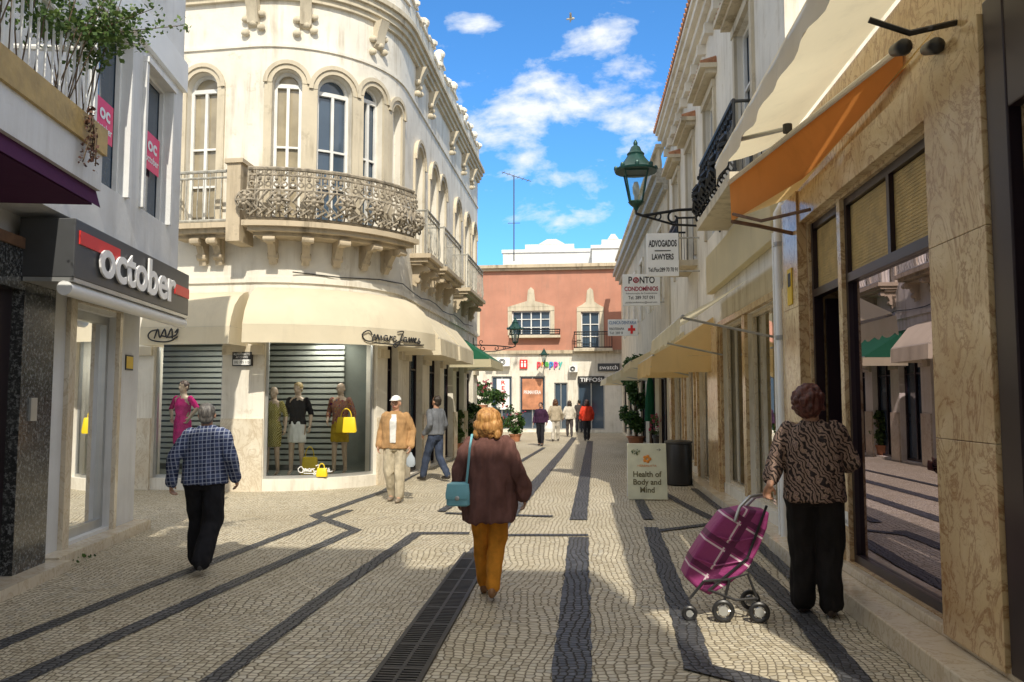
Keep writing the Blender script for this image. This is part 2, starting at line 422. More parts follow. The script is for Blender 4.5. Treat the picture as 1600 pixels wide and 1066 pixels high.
SIG=[[(.13,.62),(.10,.86),(.05,.84),(.0,.6),(.03,.28),(.10,.18),(.16,.3)],
[(.13,.28),(.16,.66),(.18,.3),(.205,.66),(.225,.3),(.25,.6),(.27,.3)],
[(.345,.6),(.31,.62),(.29,.45),(.31,.28),(.345,.5),(.35,.3),(.37,.32),(.39,.62),(.40,.5),(.42,.6)],
[(.475,.58),(.445,.6),(.43,.42),(.45,.28),(.49,.36)],
[(.50,.92),(.60,1.0),(.56,.6),(.53,.12),(.47,-.12),(.44,.05),(.54,.34),(.60,.42)],
[(.655,.58),(.62,.6),(.60,.44),(.62,.28),(.655,.5),(.66,.3),(.685,.34),(.70,.62),(.715,.3),(.74,.62),(.755,.3),(.78,.62),(.795,.3)],
[(.80,.42),(.835,.52),(.83,.62),(.805,.5),(.82,.3),(.86,.34),(.90,.62),(.885,.5),(.92,.38),(.89,.26),(.86,.3)],
[(.16,.1),(.4,.06),(.7,.08),(1.0,.2)]]
def signature(P,a0,a1,z0,z1,o,r,m,par):
    for st in SIG:
        mb=MB(); mb.tube([P.P(a0+(a1-a0)*x,z0+(z1-z0)*y,o) for x,y in smooth_pts(st)],r,5); mb.build('lettering',m,par,True)
def wall_panel(mb,P,a0,a1,z0,z1,ops,depth=.22):
    A={a0,a1};Z={z0,z1}
    for o in ops: A|={max(a0,o[0]),min(a1,o[1])}; Z|={o[2],o[3]}
    A=sorted(A);Z=sorted(Z); A2=[]
    for i in range(len(A)-1):
        n=max(1,int(math.ceil((A[i+1]-A[i])/.25))) if P.curved else 1
        A2+=[A[i]+(A[i+1]-A[i])*k/n for k in range(n)]
    A2.append(A[-1])
    for i in range(len(A2)-1):
        for j in range(len(Z)-1):
            ac=(A2[i]+A2[i+1])/2; zc=(Z[j]+Z[j+1])/2
            if any(o[0]<ac<o[1] and o[2]<zc<o[3] for o in ops): continue
            mb.poly([P.P(A2[i],Z[j]),P.P(A2[i+1],Z[j]),P.P(A2[i+1],Z[j+1]),P.P(A2[i],Z[j+1])])
    for o in ops:
        b0,b1,c0,c1=o[:4]; arch=len(o)>4 and o[4]
        r=(b1-b0)/2 if arch else 0; zs=c1-r
        for b in (b0,b1): mb.poly([P.P(b,c0),P.P(b,zs),P.P(b,zs,-depth),P.P(b,c0,-depth)])
        n=max(1,int(math.ceil((b1-b0)/.25))) if P.curved else 1
        for k in range(n):
            u0=b0+(b1-b0)*k/n;u1=b0+(b1-b0)*(k+1)/n
            mb.poly([P.P(u0,c0),P.P(u1,c0),P.P(u1,c0,-depth),P.P(u0,c0,-depth)])
            if not arch: mb.poly([P.P(u0,c1),P.P(u1,c1),P.P(u1,c1,-depth),P.P(u0,c1,-depth)])
        if arch:
            N=14; ac=(b0+b1)/2; pr=None
            for k in range(N+1):
                t=PI-PI*k/N; q=(ac+r*math.cos(t),zs+r*math.sin(t))
                if pr:
                    mb.poly([P.P(*pr),P.P(*q),P.P(q[0],c1),P.P(pr[0],c1)])
                    mb.poly([P.P(*pr),P.P(*q),P.P(*q,-depth),P.P(*pr,-depth)])
                pr=q
def arc_ring(mb,P,ac,zs,r0,r1,o0,o1,N=14,rx=1):
    pr=None
    for k in range(N+1):
        t=PI-PI*k/N; c,s=math.cos(t),math.sin(t)
        q=[P.P(ac+r0*c*rx,zs+r0*s,o0),P.P(ac+r1*c*rx,zs+r1*s,o0),P.P(ac+r1*c*rx,zs+r1*s,o1),P.P(ac+r0*c*rx,zs+r0*s,o1)]
        if pr: mb.add(pr+q,[(0,1,5,4),(1,2,6,5),(2,3,7,6),(3,0,4,7),(0,3,2,1),(4,5,6,7)])
        pr=q
def window(P,b0,b1,c0,c1,arch,par,fm,gm,depth=.16,surr=None,sw=.14,mull=1,trans=None,fw=.06,name='window'):
    r=(b1-b0)/2 if arch else 0; zs=c1-r; ac=(b0+b1)/2
    f=MB(); d0,d1=-depth,-depth+.05
    f.pbox(P,b0,b0+fw,c0,zs,d0,d1).pbox(P,b1-fw,b1,c0,zs,d0,d1).pbox(P,b0+fw,b1-fw,c0,c0+fw,d0,d1)
    if arch: arc_ring(f,P,ac,zs,r-fw,r,d0,d1); f.pbox(P,b0+fw,b1-fw,zs-.04,zs+.04,d0,d1+.01)
    else: f.pbox(P,b0+fw,b1-fw,c1-fw,c1,d0,d1)
    for k in range(mull):
        a=b0+(b1-b0)*(k+1)/(mull+1); f.pbox(P,a-.03,a+.03,c0+fw,zs-(.04 if arch else fw),d0-.003,d1+.006)
    if trans:
        for t in trans: f.pbox(P,b0+fw,b1-fw,c0+(c1-c0)*t-.02,c0+(c1-c0)*t+.02,d0,d1-.006)
    w=f.build(name,fm,par)
    g=MB(); n=max(1,int(math.ceil((b1-b0)/.2)))
    pts=[P.P(b0+(b1-b0)*k/n,c0,d0-.01) for k in range(n+1)]
    tp=[P.P(b0+(b1-b0)*k/n,zs,d0-.01) for k in range(n+1)]
    for k in range(n): g.poly([pts[k],pts[k+1],tp[k+1],tp[k]])
    if arch:
        N=12
        for k in range(N):
            t0=PI-PI*k/N;t1=PI-PI*(k+1)/N
            g.poly([P.P(ac,zs,d0-.01),P.P(ac+r*math.cos(t0),zs+r*math.sin(t0),d0-.01),P.P(ac+r*math.cos(t1),zs+r*math.sin(t1),d0-.01)])
    g.build('pane',gm,w)
    if surr:
        q=MB()
        if arch: arc_ring(q,P,ac,zs,r+.002,r+sw,-.01,.06); arc_ring(q,P,ac,zs,r+sw*.6,r+sw*1.12,.05,.09)
        else: q.pbox(P,b0-sw,b1+sw,c1+.002,c1+sw,-.01,.07)
        q.pbox(P,b0-sw,b0-.002,c0,zs-.002,-.01,.05).pbox(P,b1+.002,b1+sw,c0,zs-.002,-.01,.05)
        q.build('surround',surr,w)
    return w
def sheet(name,pts,m,parent=None):
    mb=MB(); mb.poly(pts); return mb.build(name,m,parent,flip=False)
# ------------------------------------------------------------------ ground
g=sheet('pavement',[(-300,-120,0),(300,-120,0),(300,500,0),(-300,500,0)],M['pave']); setp(g,kind='structure')
bands=[([(-60,1035),(0,1008),(240,913),(470,826),(545,798)],.15),
([(-20,1090),(20,1066),(300,941),(555,829),(492,806),(600,768),(700,712)],.16),
([(330,1068),(385,1026),(520,925),(652,834),(728,834)],.15),
([(745,868),(812,786),(885,700),(897,684)],.24),
([(744,837),(914,837)],.14),
([(891,1110),(904,842)],.24),
([(904,812),(922,690)],.24),
([(1018,826),(1040,890),(1066,960),(1092,1045),(1210,1075)],.19),
([(1018,832),(1125,818),(1063,786),(1035,770)],.14),
([(1108,833),(1180,892),(1255,965),(1350,1080)],.19),
([(992,768),(1013,812)],.16),
([(700,803),(860,808)],.13),([(690,800),(780,742),(850,700)],.13),
([(1085,765),(1130,800),(1240,905)],.13)]
zc=.004
bm_=MB()
for pl,w in bands:
    P3=[G(*p) for p in pl]
    for i in range(len(P3)-1):
        a,b=P3[i],P3[i+1]; d=(b-a).normalized(); nn=V((-d.y,d.x,0))*w/2; a2=a-d*w*.3; b2=b+d*w*.3
        # slightly ragged edges, as laid stones
        n=max(2,int((b2-a2).length/.09)); L1=[];R1=[]
        for k in range(n+1):
            p=a2.lerp(b2,k/n)+V((0,0,zc)); j=.012
            L1.append(p-nn*(1+random.uniform(-j,j)*8)); R1.append(p+nn*(1+random.uniform(-j,j)*8))
        for k in range(n): bm_.poly([L1[k],L1[k+1],R1[k+1],R1[k]])
        zc+=.0004
o=bm_.build('pavement_band',M['band'],flip=False); setp(o,kind='structure')
# drain
a=G(612,1075);b=G(747,866); d=(b-a).normalized(); a=a-d*2.2; nn=V((-d.y,d.x,0)); L=(b-a).length
dr=thing('drain_grate','long dark slotted iron drain grate running along the paving in the foreground','drain',tuple(a.lerp(b,.5)))
z1=V((0,0,.013))
mb=MB(); mb.prism([a-nn*.13+z1*.95,b-nn*.13+z1*.95,b+nn*.13+z1*.95,a+nn*.13+z1*.95],(0,0,.001)); mb.build('channel',M['pit'],dr)
mb=MB()
for s in (-1,1): mb.prism([a+nn*s*.13,b+nn*s*.13,b+nn*s*.16,a+nn*s*.16],(0,0,.022))
mb.prism([a-nn*.012,b-nn*.012,b+nn*.012,a+nn*.012],(0,0,.021))
mb.build('edge_frame',M['grate'],dr)
mb=MB()
n=int(L/.045)
for i in range(n):
    p=a+d*(i*.045); w_=.022 if i%11 else .04
    for s in (-1,1): mb.prism([p+nn*s*.012,p+d*w_+nn*s*.012,p+d*w_+nn*s*.13,p+nn*s*.13],(0,0,.0195))
mb.build('slotted_cover',M['grate'],dr)
mb=MB()
for _ in range(26):
    c=G(random.gauss(128,14),random.gauss(876,3)); mb.leaf(c+V((0,0,.02+random.random()*.03)),.05)
setp(mb.build('leaf_litter',M['leaf']),'few fallen green leaves lying on the paving at the left kerb','leaves',kind='stuff')
# ------------------------------------------------------------------ corner building
pts=[(-11.5,14.95),(-8.3,14.7),(-6.25,14.55)]
cx,cyy,rr=-6.25,16.95,2.4
for k in range(1,17):
    t=-PI/2+PI/2*k/16; pts.append((cx+rr*math.cos(t),cyy+rr*math.sin(t)))
pts.append((-3.72,28.0))
PC=Path(pts,1); aArc=PC.cum[-2]
def aY(Y): return aArc+(Y-16.95)
WT=9.9; BZ=4.97
cb=thing('corner_building','white ornate building with a rounded corner, arched windows and iron balconies','building',(-6,17,0))
ws=[]
for (x0,x1,yt) in ((292,340,98),(425,471,106),(495,549,108),(566,597,134),(611,626,165)):
    a0=PC.hit(x0,200)[0]; a1=PC.hit(x1,200)[0]; z=min(8.08,PC.hit((x0+x1)/2,yt)[1]); ws.append((a0,a1,BZ+.01,z,True))
for Y,w in ((18.3,.85),(20.0,.9),(21.15,.9),(23.6,.9),(25.5,.9),(27.0,.8)):
    ws.append((aY(Y)-w/2,aY(Y)+w/2,BZ+.01,7.65,True))
shops=[]
for x0,x1 in ((236,344),(411,588)):
    shops.append((PC.hit(x0,700)[0],PC.hit(x1,700)[0],.22,3.0,False))
doors=[(PC.hit(604,700)[0],PC.hit(621,700)[0],.05,2.9,False)]
for Y in (18.2,20.4,22.4,24.4,26.4): doors.append((aY(Y)-.7,aY(Y)+.7,.05,3.0,False))
mb=MB(); wall_panel(mb,PC,0,PC.L,0,WT,ws+shops+doors,.3)
e0=PC.P(PC.L,0); mb.poly([e0,(-12,28.5,0),(-12,28.5,WT),(e0.x,e0.y,WT)])
s0=PC.P(0,0); mb.poly([s0,(-12,28.5,0),(-12,28.5,WT),(s0.x,s0.y,WT)])
mb.build('wall',M['white'],cb,weld=True)
for i,w in enumerate(ws):
    window(PC,*w,cb,M['frame'],M['glb'] if i in(2,3) else M['glc'],.2,M['cream'],.15,1,(.28,.52))
mb=MB(); mb.pbox(PC,0,PC.L,3.92,4.03,0,.04); mb.build('string_course',M['white'],cb,weld=True)
mb=MB(); mb.pbox(PC,0,PC.L,8.52,8.58,0,.035); mb.build('string_course',M['white'],cb,weld=True)
mb=MB()
for z0,z1,o in ((9.45,9.56,.08),(9.56,9.68,.14),(9.68,9.8,.2),(9.8,9.9,.26)): mb.pbox(PC,0,PC.L,z0,z1,-.02,o)
mb.build('cornice',M['cream'],cb,weld=True)
mb=MB(); a=0.35; i=0
while a<PC.L-.3:
    h=.4+.3*abs(math.sin(i*1.3)); 
    mb.pbox(PC,a-.33,a+.33,9.9,9.9+h,-.05,.1); mb.pbox(PC,a-.36,a+.36,9.9+h,9.96+h,-.08,.15)
    if i%3==0:
        mb.pbox(PC,a-.16,a+.16,9.96+h,10.2+h,-.04,.12); mb.ell(PC.P(a,10.2+h,.04),(.16,.12,.14),None,10,6)
    else: mb.ell(PC.P(a+.1,9.95+h,.05),(.2,.1,.12),None,8,5)
    a+=.68; i+=1
mb.build('parapet',M['white'],cb)
mb=MB(); mb.poly([PC.P(PC.L*k/60,WT-.02,-.03) for k in range(61)]+[V((-12,28.5,WT-.02))]); mb.build('roof',M['cream'],cb)
for a in [PC.hit(x,20)[0] for x in (398,478,590)]+[aY(18),aY(19.5),aY(22.5),aY(24.6),aY(26.3)]:
    mb=MB(); mb.prism([PC.P(a-.11,9.45,0),PC.P(a-.11,8.9,0),PC.P(a-.11,8.98,.1),PC.P(a-.11,9.2,.14),PC.P(a-.11,9.45,.26)],PC.P(a+.11,0,0)-PC.P(a-.11,0,0))
    for k in range(6): mb.ell(PC.P(a+.18*math.sin(k*2.1),9.25-.09*k,.05),(.09,.06,.07),None,8,6)
    mb.build('scroll_ornament',M['cream'],cb,True)
edges=[PC.hit(206,700)[0]]+sum([[s[0],s[1]] for s in shops+doors],[])+[PC.L]
for i in range(0,len(edges)-1,2):
    w=edges[i+1]-edges[i]
    if w>.08: mb=MB(); mb.pbox(PC,edges[i]+.01,edges[i+1]-.01,0,1.35,.0,.045); mb.build('stone_plinth',M['marbp'],cb)
    if w>.3: mb=MB(); mb.pbox(PC,edges[i]+.02,edges[i+1]-.02,2.55,2.72,.0,.07); mb.build('pilaster_capital',M['cream'],cb)
for i,s in enumerate(shops):
    a0,a1,z0,z1=s[:4]
    f=MB(); f.pbox(PC,a0,a0+.05,z0,z1,-.14,-.08).pbox(PC,a1-.05,a1,z0,z1,-.14,-.08).pbox(PC,a0+.05,a1-.05,z0,z0+.06,-.14,-.08).pbox(PC,a0+.05,a1-.05,z1-.06,z1,-.14,-.08)
    w=f.build('shop_window',M['steel'],cb)
    gq=MB(); n=6
    for k in range(n):
        u0=a0+(a1-a0)*k/n;u1=a0+(a1-a0)*(k+1)/n; gq.poly([PC.P(u0,z0,-.11),PC.P(u1,z0,-.11),PC.P(u1,z1,-.11),PC.P(u0,z1,-.11)])
    gq.build('pane',M['gl'],w)
    r=MB(); D=1.6
    A=[PC.P(a0-.05,0,-.3),PC.P(a1+.05,0,-.3)]
    yb=A[0].y+D
    B=[V((A[0].x*yb/A[0].y-.12,yb,0)),V((A[1].x*yb/A[1].y+.02,yb,0))]
    def zz(p,z): return V((p.x,p.y,z))
    r.poly([zz(A[0],.23),zz(A[1],.23),zz(B[1],.23),zz(B[0],.23)]); r.poly([zz(A[0],3.05),zz(A[1],3.05),zz(B[1],3.05),zz(B[0],3.05)])
    r.poly([zz(A[0],.23),zz(B[0],.23),zz(B[0],3.05),zz(A[0],3.05)]); r.poly([zz(A[1],.23),zz(B[1],.23),zz(B[1],3.05),zz(A[1],3.05)]); r.poly([zz(B[0],.23),zz(B[1],.23),zz(B[1],3.05),zz(B[0],3.05)])
    r.build('display_room',M['slatd'],cb)
    q=MB(); z=.35
    x0,x1=B[0].x+.05,B[1].x-(.5 if i else .05)
    while z<2.9: q.box(x0,x1,yb-.09,yb-.05,z,z+.075); z+=.115
    q.build('slatted_backdrop',M['slat'],cb)
    for k in range(3):
        lp=MB(); cx0=A[0].lerp(A[1],(k+.7)/3.3); lp.lathe([(.05,0),(.055,.02),(.04,.09),(.02,.1)],(cx0.x,cx0.y+.35,2.93),12); lp.build('spotlight',M['ledw'],cb,True)
    L_=bpy.data.lights.new('shop_lamp','AREA'); L_.energy=24; L_.size=.8; L_.color=(1,.93,.82); lo=bpy.data.objects.new('shop_lamp',L_); COL.objects.link(lo)
    c=A[0].lerp(A[1],.5); lo.location=(c.x,c.y+.5,2.9)
for dd in doors:
    a0,a1,z0,z1=dd[:4]
    window(PC,a0,a1,z0,z1,False,cb,M['dark'],M['glb'],.2,None,mull=1,trans=(.8,),name='shop_door')
def railing(P,a0,a1,o0,z0,h,m,par,orn=True,bulge=.12,step=.115):
    mb=MB(); n=int((a1-a0)/step)
    def path3(z,o,r,seg=6):
        k=max(2,int((a1-a0)/.2)); mb.tube([P.P(a0+(a1-a0)*i/k,z,o) for i in range(k+1)],r,seg)
    path3(z0+h,o0,.038 if orn else .03); path3(z0+.05,o0,.03); path3(z0+h-.12,o0,.022)
    if orn: path3(z0+h*.58,o0+bulge*.4,.024)
    for i in range(n+1):
        a=a0+(a1-a0)*i/n
        pr=[(0.05,0),(.2*h,bulge),(.42*h,bulge*.8),(.65*h,bulge*.2),(.85*h,0),(h,0)]
        mb.tube([P.P(a,z0+z,o0+o) for z,o in pr],.017 if orn else .010,4)
        if orn:
            u=(P.P(a+.01,0)-P.P(a-.01,0)).normalized(); up=V((0,0,1))
            mb.ring(P.P(a+step/2,z0+.70*h,o0+bulge*.2),.045,u,up,.018,9,4)
            mb.ring(P.P(a+step/2,z0+.93*h,o0),.04,u,up,.016,8,4)
            mb.ell(P.P(a+step/2,z0+.81*h,o0+.02),(.04,.04,.045),None,6,4)
            mb.ring(P.P(a+step/2,z0+.16*h,o0+bulge*.8),.05,u,up,.02,8,4)
            if i%4==0:
                cc=P.P(a,z0+.36*h,o0+bulge+.03); nn_=(P.P(a,0,1)-P.P(a,0,0)).normalized()
                mb.ell(cc+nn_*.04,(.055,.055,.055),None,8,5)
                for k in range(8):
                    t=k*PI/4; mb.tube([cc,cc+(u*math.cos(t)+up*math.sin(t))*.09+nn_*.04,cc+(u*math.cos(t)+up*math.sin(t))*.18],[.025,.045,.015],5)
                mb.ring(cc-nn_*.02,.18,u,up,.02,14,4)
            else:
                mb.tube([P.P(a-.06,z0+.1*h,o0+bulge*.8),P.P(a+.06,z0+.2*h,o0+bulge+.03),P.P(a-.05,z0+.34*h,o0+bulge+.03),P.P(a+.06,z0+.55*h,o0+bulge*.7)],.028,4)
    for a in (a0,a1):
        mb.tube([P.P(a,z0,o0),P.P(a,z0+h+.03,o0)],.02,6)
        for k in range(int(o0/.12)): mb.tube([P.P(a,z0,.08+k*.12),P.P(a,z0+h,.08+k*.12)],.009,4)
        mb.tube([P.P(a,z0+h,0),P.P(a,z0+h,o0)],.022,6)
    return mb.build('railing',m,par,True)
def balcony(P,a0,a1,out,z,h,par,rm,corb,orn=True,bulge=.12,step=.115):
    s=MB(); s.pbox(P,a0-.06,a1+.06,z-.1,z,.0,out+.08).pbox(P,a0,a1,z-.18,z-.1,0,out).pbox(P,a0+.05,a1-.05,z-.24,z-.18,0,out-.15)
    sl=s.build('balcony_slab',M['corbel'],par)
    railing(P,a0,a1,out-.02,z,h,rm,sl,orn,bulge,step)
    for a in corb:
        c=MB(); pr=[(0,-.24),(out*.85,-.24),(out*.85,-.32),(out*.62,-.38),(out*.5,-.36),(out*.38,-.46),(out*.25,-.62),(.1,-.72),(0,-.66)]
        p0=[P.P(a-.07,z+q[1],q[0]) for q in pr]; c.prism(p0,P.P(a+.07,0,0)-P.P(a-.07,0,0))
        c.tube([P.P(a-.09,z-.31,out*.8),P.P(a+.09,z-.31,out*.8)],.06,10); c.tube([P.P(a-.09,z-.56,.12),P.P(a+.09,z-.56,.12)],.065,10)
        c.build('corbel',M['corbel'],par,True)
aL=PC.hit(386,350,.62)[0]; aR=aArc-.85
co=[aL+.3+(aR-aL-.5)*k/4 for k in range(5)]
balcony(PC,aL,aR,.62,BZ,.98,cb,M['iron'],co)
a0=PC.hit(262,350,.5)[0]; balcony(PC,a0,aL-.42,.5,BZ,.98,cb,M['ironw'],[a0+.5,aL-.75],False,.03)
mb=MB(); a=aL-.24; mb.pbox(PC,a-.13,a+.13,4.6,6.05,0,.62).pbox(PC,a-.17,a+.17,6.05,6.13,0,.66); mb.build('balcony_pier',M['corbel'],cb)
balcony(PC,aY(17.5),aY(18.9),.4,BZ,.98,cb,M['ironw'],[aY(17.8),aY(18.7)],False,.04,.16)
balcony(PC,aY(19.3),aY(21.8),.45,BZ,.98,cb,M['ironw'],[aY(19.5),aY(20.5),aY(21.6)],False,.04,.16)
balcony(PC,aY(23.0),aY(26.2),.45,BZ,.98,cb,M['ironw'],[aY(23.2),aY(24.6),aY(26)],False,.04,.16)
t=thing('cable_run','thin dark cables strung along the left facade above the street awnings','cable',tuple(PC.P(aY(20),4.2,.06)))
mb=MB(); mb.tube([PC.P(aArc-3+k*.9,4.12-.05*math.sin(k*1.7),.06) for k in range(15)],.012,5); mb.build('cable',M['ink'],t)
def awning(label,P,a0,a1,prof,m,group=None,scal=.0,name='awning',valm=None,arms=True,ends=True):
    c=P.P((a0+a1)/2,0,.4); t=thing(name,label,'awning',(c.x,c.y,prof[-1][1]),0,group)
    n=max(2,int((a1-a0)/.2)); mb=MB()
    for i in range(n):
        u0=a0+(a1-a0)*i/n;u1=a0+(a1-a0)*(i+1)/n
        for j in range(len(prof)-2):
            (o0,z0),(o1,z1)=prof[j],prof[j+1]
            mb.poly([P.P(u0,z0,o0),P.P(u1,z0,o0),P.P(u1,z1,o1),P.P(u0,z1,o1)])
    if ends:
        for u in (a0,a1): mb.poly([P.P(u,z,o) for o,z in prof[:-1]]+[P.P(u,prof[-2][1],prof[0][0])])
    mb.build('canopy',m,t,weld=True)
    (o0,z0),(o1,z1)=prof[-2],prof[-1]; v=MB(); ns=n*3
    for i in range(ns):
        u0=a0+(a1-a0)*i/ns;u1=a0+(a1-a0)*(i+1)/ns; s0=scal*abs(math.sin(u0*9)); s1=scal*abs(math.sin(u1*9))
        w0=.012*math.sin(u0*11)+.008*math.sin(u0*5); w1=.012*math.sin(u1*11)+.008*math.sin(u1*5)
        v.poly([P.P(u0,z0-.002,o0),P.P(u1,z0-.002,o0),P.P(u1,z1-s1,o1+w1),P.P(u0,z1-s0,o1+w0)])
    if ends:
        for u in (a0,a1): v.poly([P.P(u,z0-.004,.02),P.P(u,z0-.004,o0),P.P(u,z1,o1),P.P(u,z1,.02)])
    v.build('valance',valm or m,t,weld=True)
    if arms:
        b=MB(); k=max(2,n//2); b.tube([P.P(a0+(a1-a0)*i/k,z0+.01,o0-.03) for i in range(k+1)],.02,6)
        for u in (a0+.15,a1-.15): b.tube([P.P(u,z0-.25,.02),P.P(u,z0,o0-.05)],.016,6)
        b.build('support_frame',M['steel'],t,True)
    return t
PRF=[(.03,3.82),(.2,3.79),(.4,3.69),(.6,3.52),(.76,3.30),(.86,3.05),(.87,2.72)]
aS=PC.hit(214,520,.87)[0]; aM=PC.hit(368,520,.87)[0]; aE=aArc-.45
GA='cream awnings of the rounded corner building'
aw1=awning('cream awning with a short curled emblem over the left shop window of the rounded building',PC,aS,aM-.12,[(.03,3.74),(.2,3.7),(.4,3.6),(.6,3.42),(.72,3.2),(.78,3.02),(.79,2.7)],M['awn'],GA)
aw2=awning('long cream awning with signature lettering curving round the shop corner',PC,aM+.08,aE,PRF,M['awn'],GA)
for i,(y0,y1) in enumerate(((16.8,18.9),(19.2,21.4))):
    awning(['cream awning just past the shop corner, nearer of the two on the street side','cream awning farther along the street side of the rounded building'][i],PC,aY(y0),aY(y1),[(.03,3.7),(.4,3.55),(.85,3.0),(.87,2.65)],M['awn'],GA)
awning('green awning with a white lower edge at the far end of the left facade',PC,aY(22.4),aY(25.4),[(.03,3.6),(.5,3.3),(1.2,2.85),(1.22,2.62)],M['green'],valm=M['awn2'])
vo=.90
a0=PC.hit(566,528,vo)[0]; a1=PC.hit(662,528,vo)[0]; a1=min(a1,aE-.03)
signature(PC,a0,a1,2.74,3.02,vo,.013,M['ink'],aw2)
a0=PC.hit(232,515,.81)[0]; a1=PC.hit(276,515,.81)[0]; w=a1-a0
for seq in (((.36,.27),(.1,.24),(0,.14),(.12,.05),(.5,.01),(.8,.03),(1.05,.12)),((.22,.08),(.34,.28),(.42,.1),(.58,.28),(.66,.1),(.82,.29),(.86,.08)),((.5,.14),(.75,.11),(1.0,.16),(1.05,.28),(.95,.2))):
    mb=MB(); mb.tube([PC.P(a0+w*x,2.74+z*.85,.815) for x,z in smooth_pts(list(seq))],.014,5); mb.build('emblem_stroke',M['ink'],aw1,True)
a0,z0=PC.hit(363,572,.06); a1,z1=PC.hit(394,550,.06)
t=thing('wall_notice','small black and white notice on the pillar between the two corner shop windows','sign',tuple(PC.P((a0+a1)/2,z0,.05)))
mb=MB(); mb.pbox(PC,a0,a1,z0,z1,.005,.07); mb.build('board',M['ink'],t)
mb=MB(); mb.pbox(PC,a0+.02,a1-.02,z0+.02,z0+.12,.07,.075); mb.build('white_panel',M['signw'],t)
U=PC.P(a1,0)-PC.P(a0,0)
text('ALUGO DIRECTO\nAO CENTRO',PC.P(a0+.03,z1-.12,.076),U,(0,0,1),(a1-a0)-.06,.1,M['letw'],t,ext=0)
text('282 705 115',PC.P(a0+.04,z0+.045,.08),U,(0,0,1),(a1-a0)-.08,.05,M['ink'],t,ext=0)
# ------------------------------------------------------------------ near left building
d=V((-.183,.983)); p0=V((-5.34,7.04)); q0=p0-d*9; PL=Path([tuple(q0),tuple(p0+d*3.25)],1); B0=9.0
lb=thing('shop_building','white two storey shop building with dark sign band at the left edge','building',(-6,8,0))
def HL(px,py,o=0): return PL.hit(px,py,o)
gl0=HL(108,650)[0]; gl1=HL(176,650)[0]; E=PL.L
mb=MB(); wall_panel(mb,PL,0,E,0,3.45,[(gl0,gl1,.16,2.72,False)],.3)
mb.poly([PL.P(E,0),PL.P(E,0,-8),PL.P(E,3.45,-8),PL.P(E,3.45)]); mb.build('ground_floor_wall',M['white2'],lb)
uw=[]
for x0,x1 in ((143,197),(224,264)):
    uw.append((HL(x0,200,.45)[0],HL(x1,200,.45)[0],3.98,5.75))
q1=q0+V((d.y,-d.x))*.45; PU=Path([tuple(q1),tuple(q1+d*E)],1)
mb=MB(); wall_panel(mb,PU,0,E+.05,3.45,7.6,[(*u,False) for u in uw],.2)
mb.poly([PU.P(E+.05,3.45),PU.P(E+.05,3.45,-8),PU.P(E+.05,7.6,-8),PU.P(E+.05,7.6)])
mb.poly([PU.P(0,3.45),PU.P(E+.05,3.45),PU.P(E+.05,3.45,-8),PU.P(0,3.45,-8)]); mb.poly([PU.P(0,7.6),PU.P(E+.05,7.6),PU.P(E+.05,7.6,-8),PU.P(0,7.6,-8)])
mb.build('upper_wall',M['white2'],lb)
mb=MB(); mb.pbox(PU,4,E+.06,5.95,6.35,0,.06); mb.build('string_course',M['signw'],lb)
UL=PU.P(1,0)-PU.P(0,0)
for i,u in enumerate(uw):
    w=window(PU,*u,False,lb,M['frame'],M['glb'],.12,M['white2'],.07,0,None,.04)
    xs_=(148,176,150,226) if i==0 else (226,250,205,276)
    b0=max(HL(xs_[0],200,.38)[0],u[0]+.04); b1=HL(xs_[1],200,.38)[0]; zt_=HL((xs_[0]+xs_[1])/2,xs_[2]+6,.38)[1]; zb=HL((xs_[0]+xs_[1])/2,xs_[3]-6,.38)[1]
    hh=zt_-zb
    mb=MB(); mb.pbox(PU,b0,b1,zb,zt_,-.075,-.068); po=mb.build('window_poster',M['mag'],w)
    text('oc',PU.P(b0+.2*(b1-b0),zb+hh*.5,-.066),UL,(0,0,1),(b1-b0)*.6,hh*.28,M['letw'],po,bold=.03,ext=0)
    text('october',PU.P(b0+.07*(b1-b0),zb+hh*.2,-.066),UL,(0,0,1),(b1-b0)*.86,hh*.2,M['letw'],po,bold=.02,ext=0)
f=MB(); f.pbox(PL,gl0,gl0+.07,.16,2.72,-.15,-.08).pbox(PL,gl1-.07,gl1,.16,2.72,-.15,-.08).pbox(PL,gl0+.07,gl1-.07,.16,.26,-.15,-.08).pbox(PL,gl0+.07,gl1-.07,2.62,2.72,-.15,-.08)
sd=f.build('shop_window',M['steel'],lb)
mb=MB(); mb.poly([PL.P(gl0,.2,-.12),PL.P(gl1,.2,-.12),PL.P(gl1,2.7,-.12),PL.P(gl0,2.7,-.12)]); mb.build('pane',M['gl'],sd)
mb=MB()
for pp in ([(gl0-.4,.17,-.31),(gl1+.4,.17,-.31),(gl1+.4,.17,-2.2),(gl0-.4,.17,-2.2)],[(gl0-.4,.17,-2.2),(gl1+.4,.17,-2.2),(gl1+.4,2.9,-2.2),(gl0-.4,2.9,-2.2)],[(gl0-.4,.17,-.31),(gl0-.4,.17,-2.2),(gl0-.4,2.9,-2.2),(gl0-.4,2.9,-.31)],[(gl1+.4,.17,-.31),(gl1+.4,.17,-2.2),(gl1+.4,2.9,-2.2),(gl1+.4,2.9,-.31)],[(gl0-.4,2.9,-.31),(gl1+.4,2.9,-.31),(gl1+.4,2.9,-2.2),(gl0-.4,2.9,-2.2)]):
    mb.poly([PL.P(*q) for q in pp])
mb.build('display_room',M['dim'],lb)
a0,z0=HL(123,702,-.3); a1,z1=HL(158,690,-.3)
t=thing('led_clock','small red digit display inside the left shop window','clock',tuple(PL.P(a0,z0,-.3)))
mb=MB(); mb.pbox(PL,a0-.03,a1+.03,z0-.03,z1+.05,-.36,-.31); mb.build('casing',M['ink'],t)
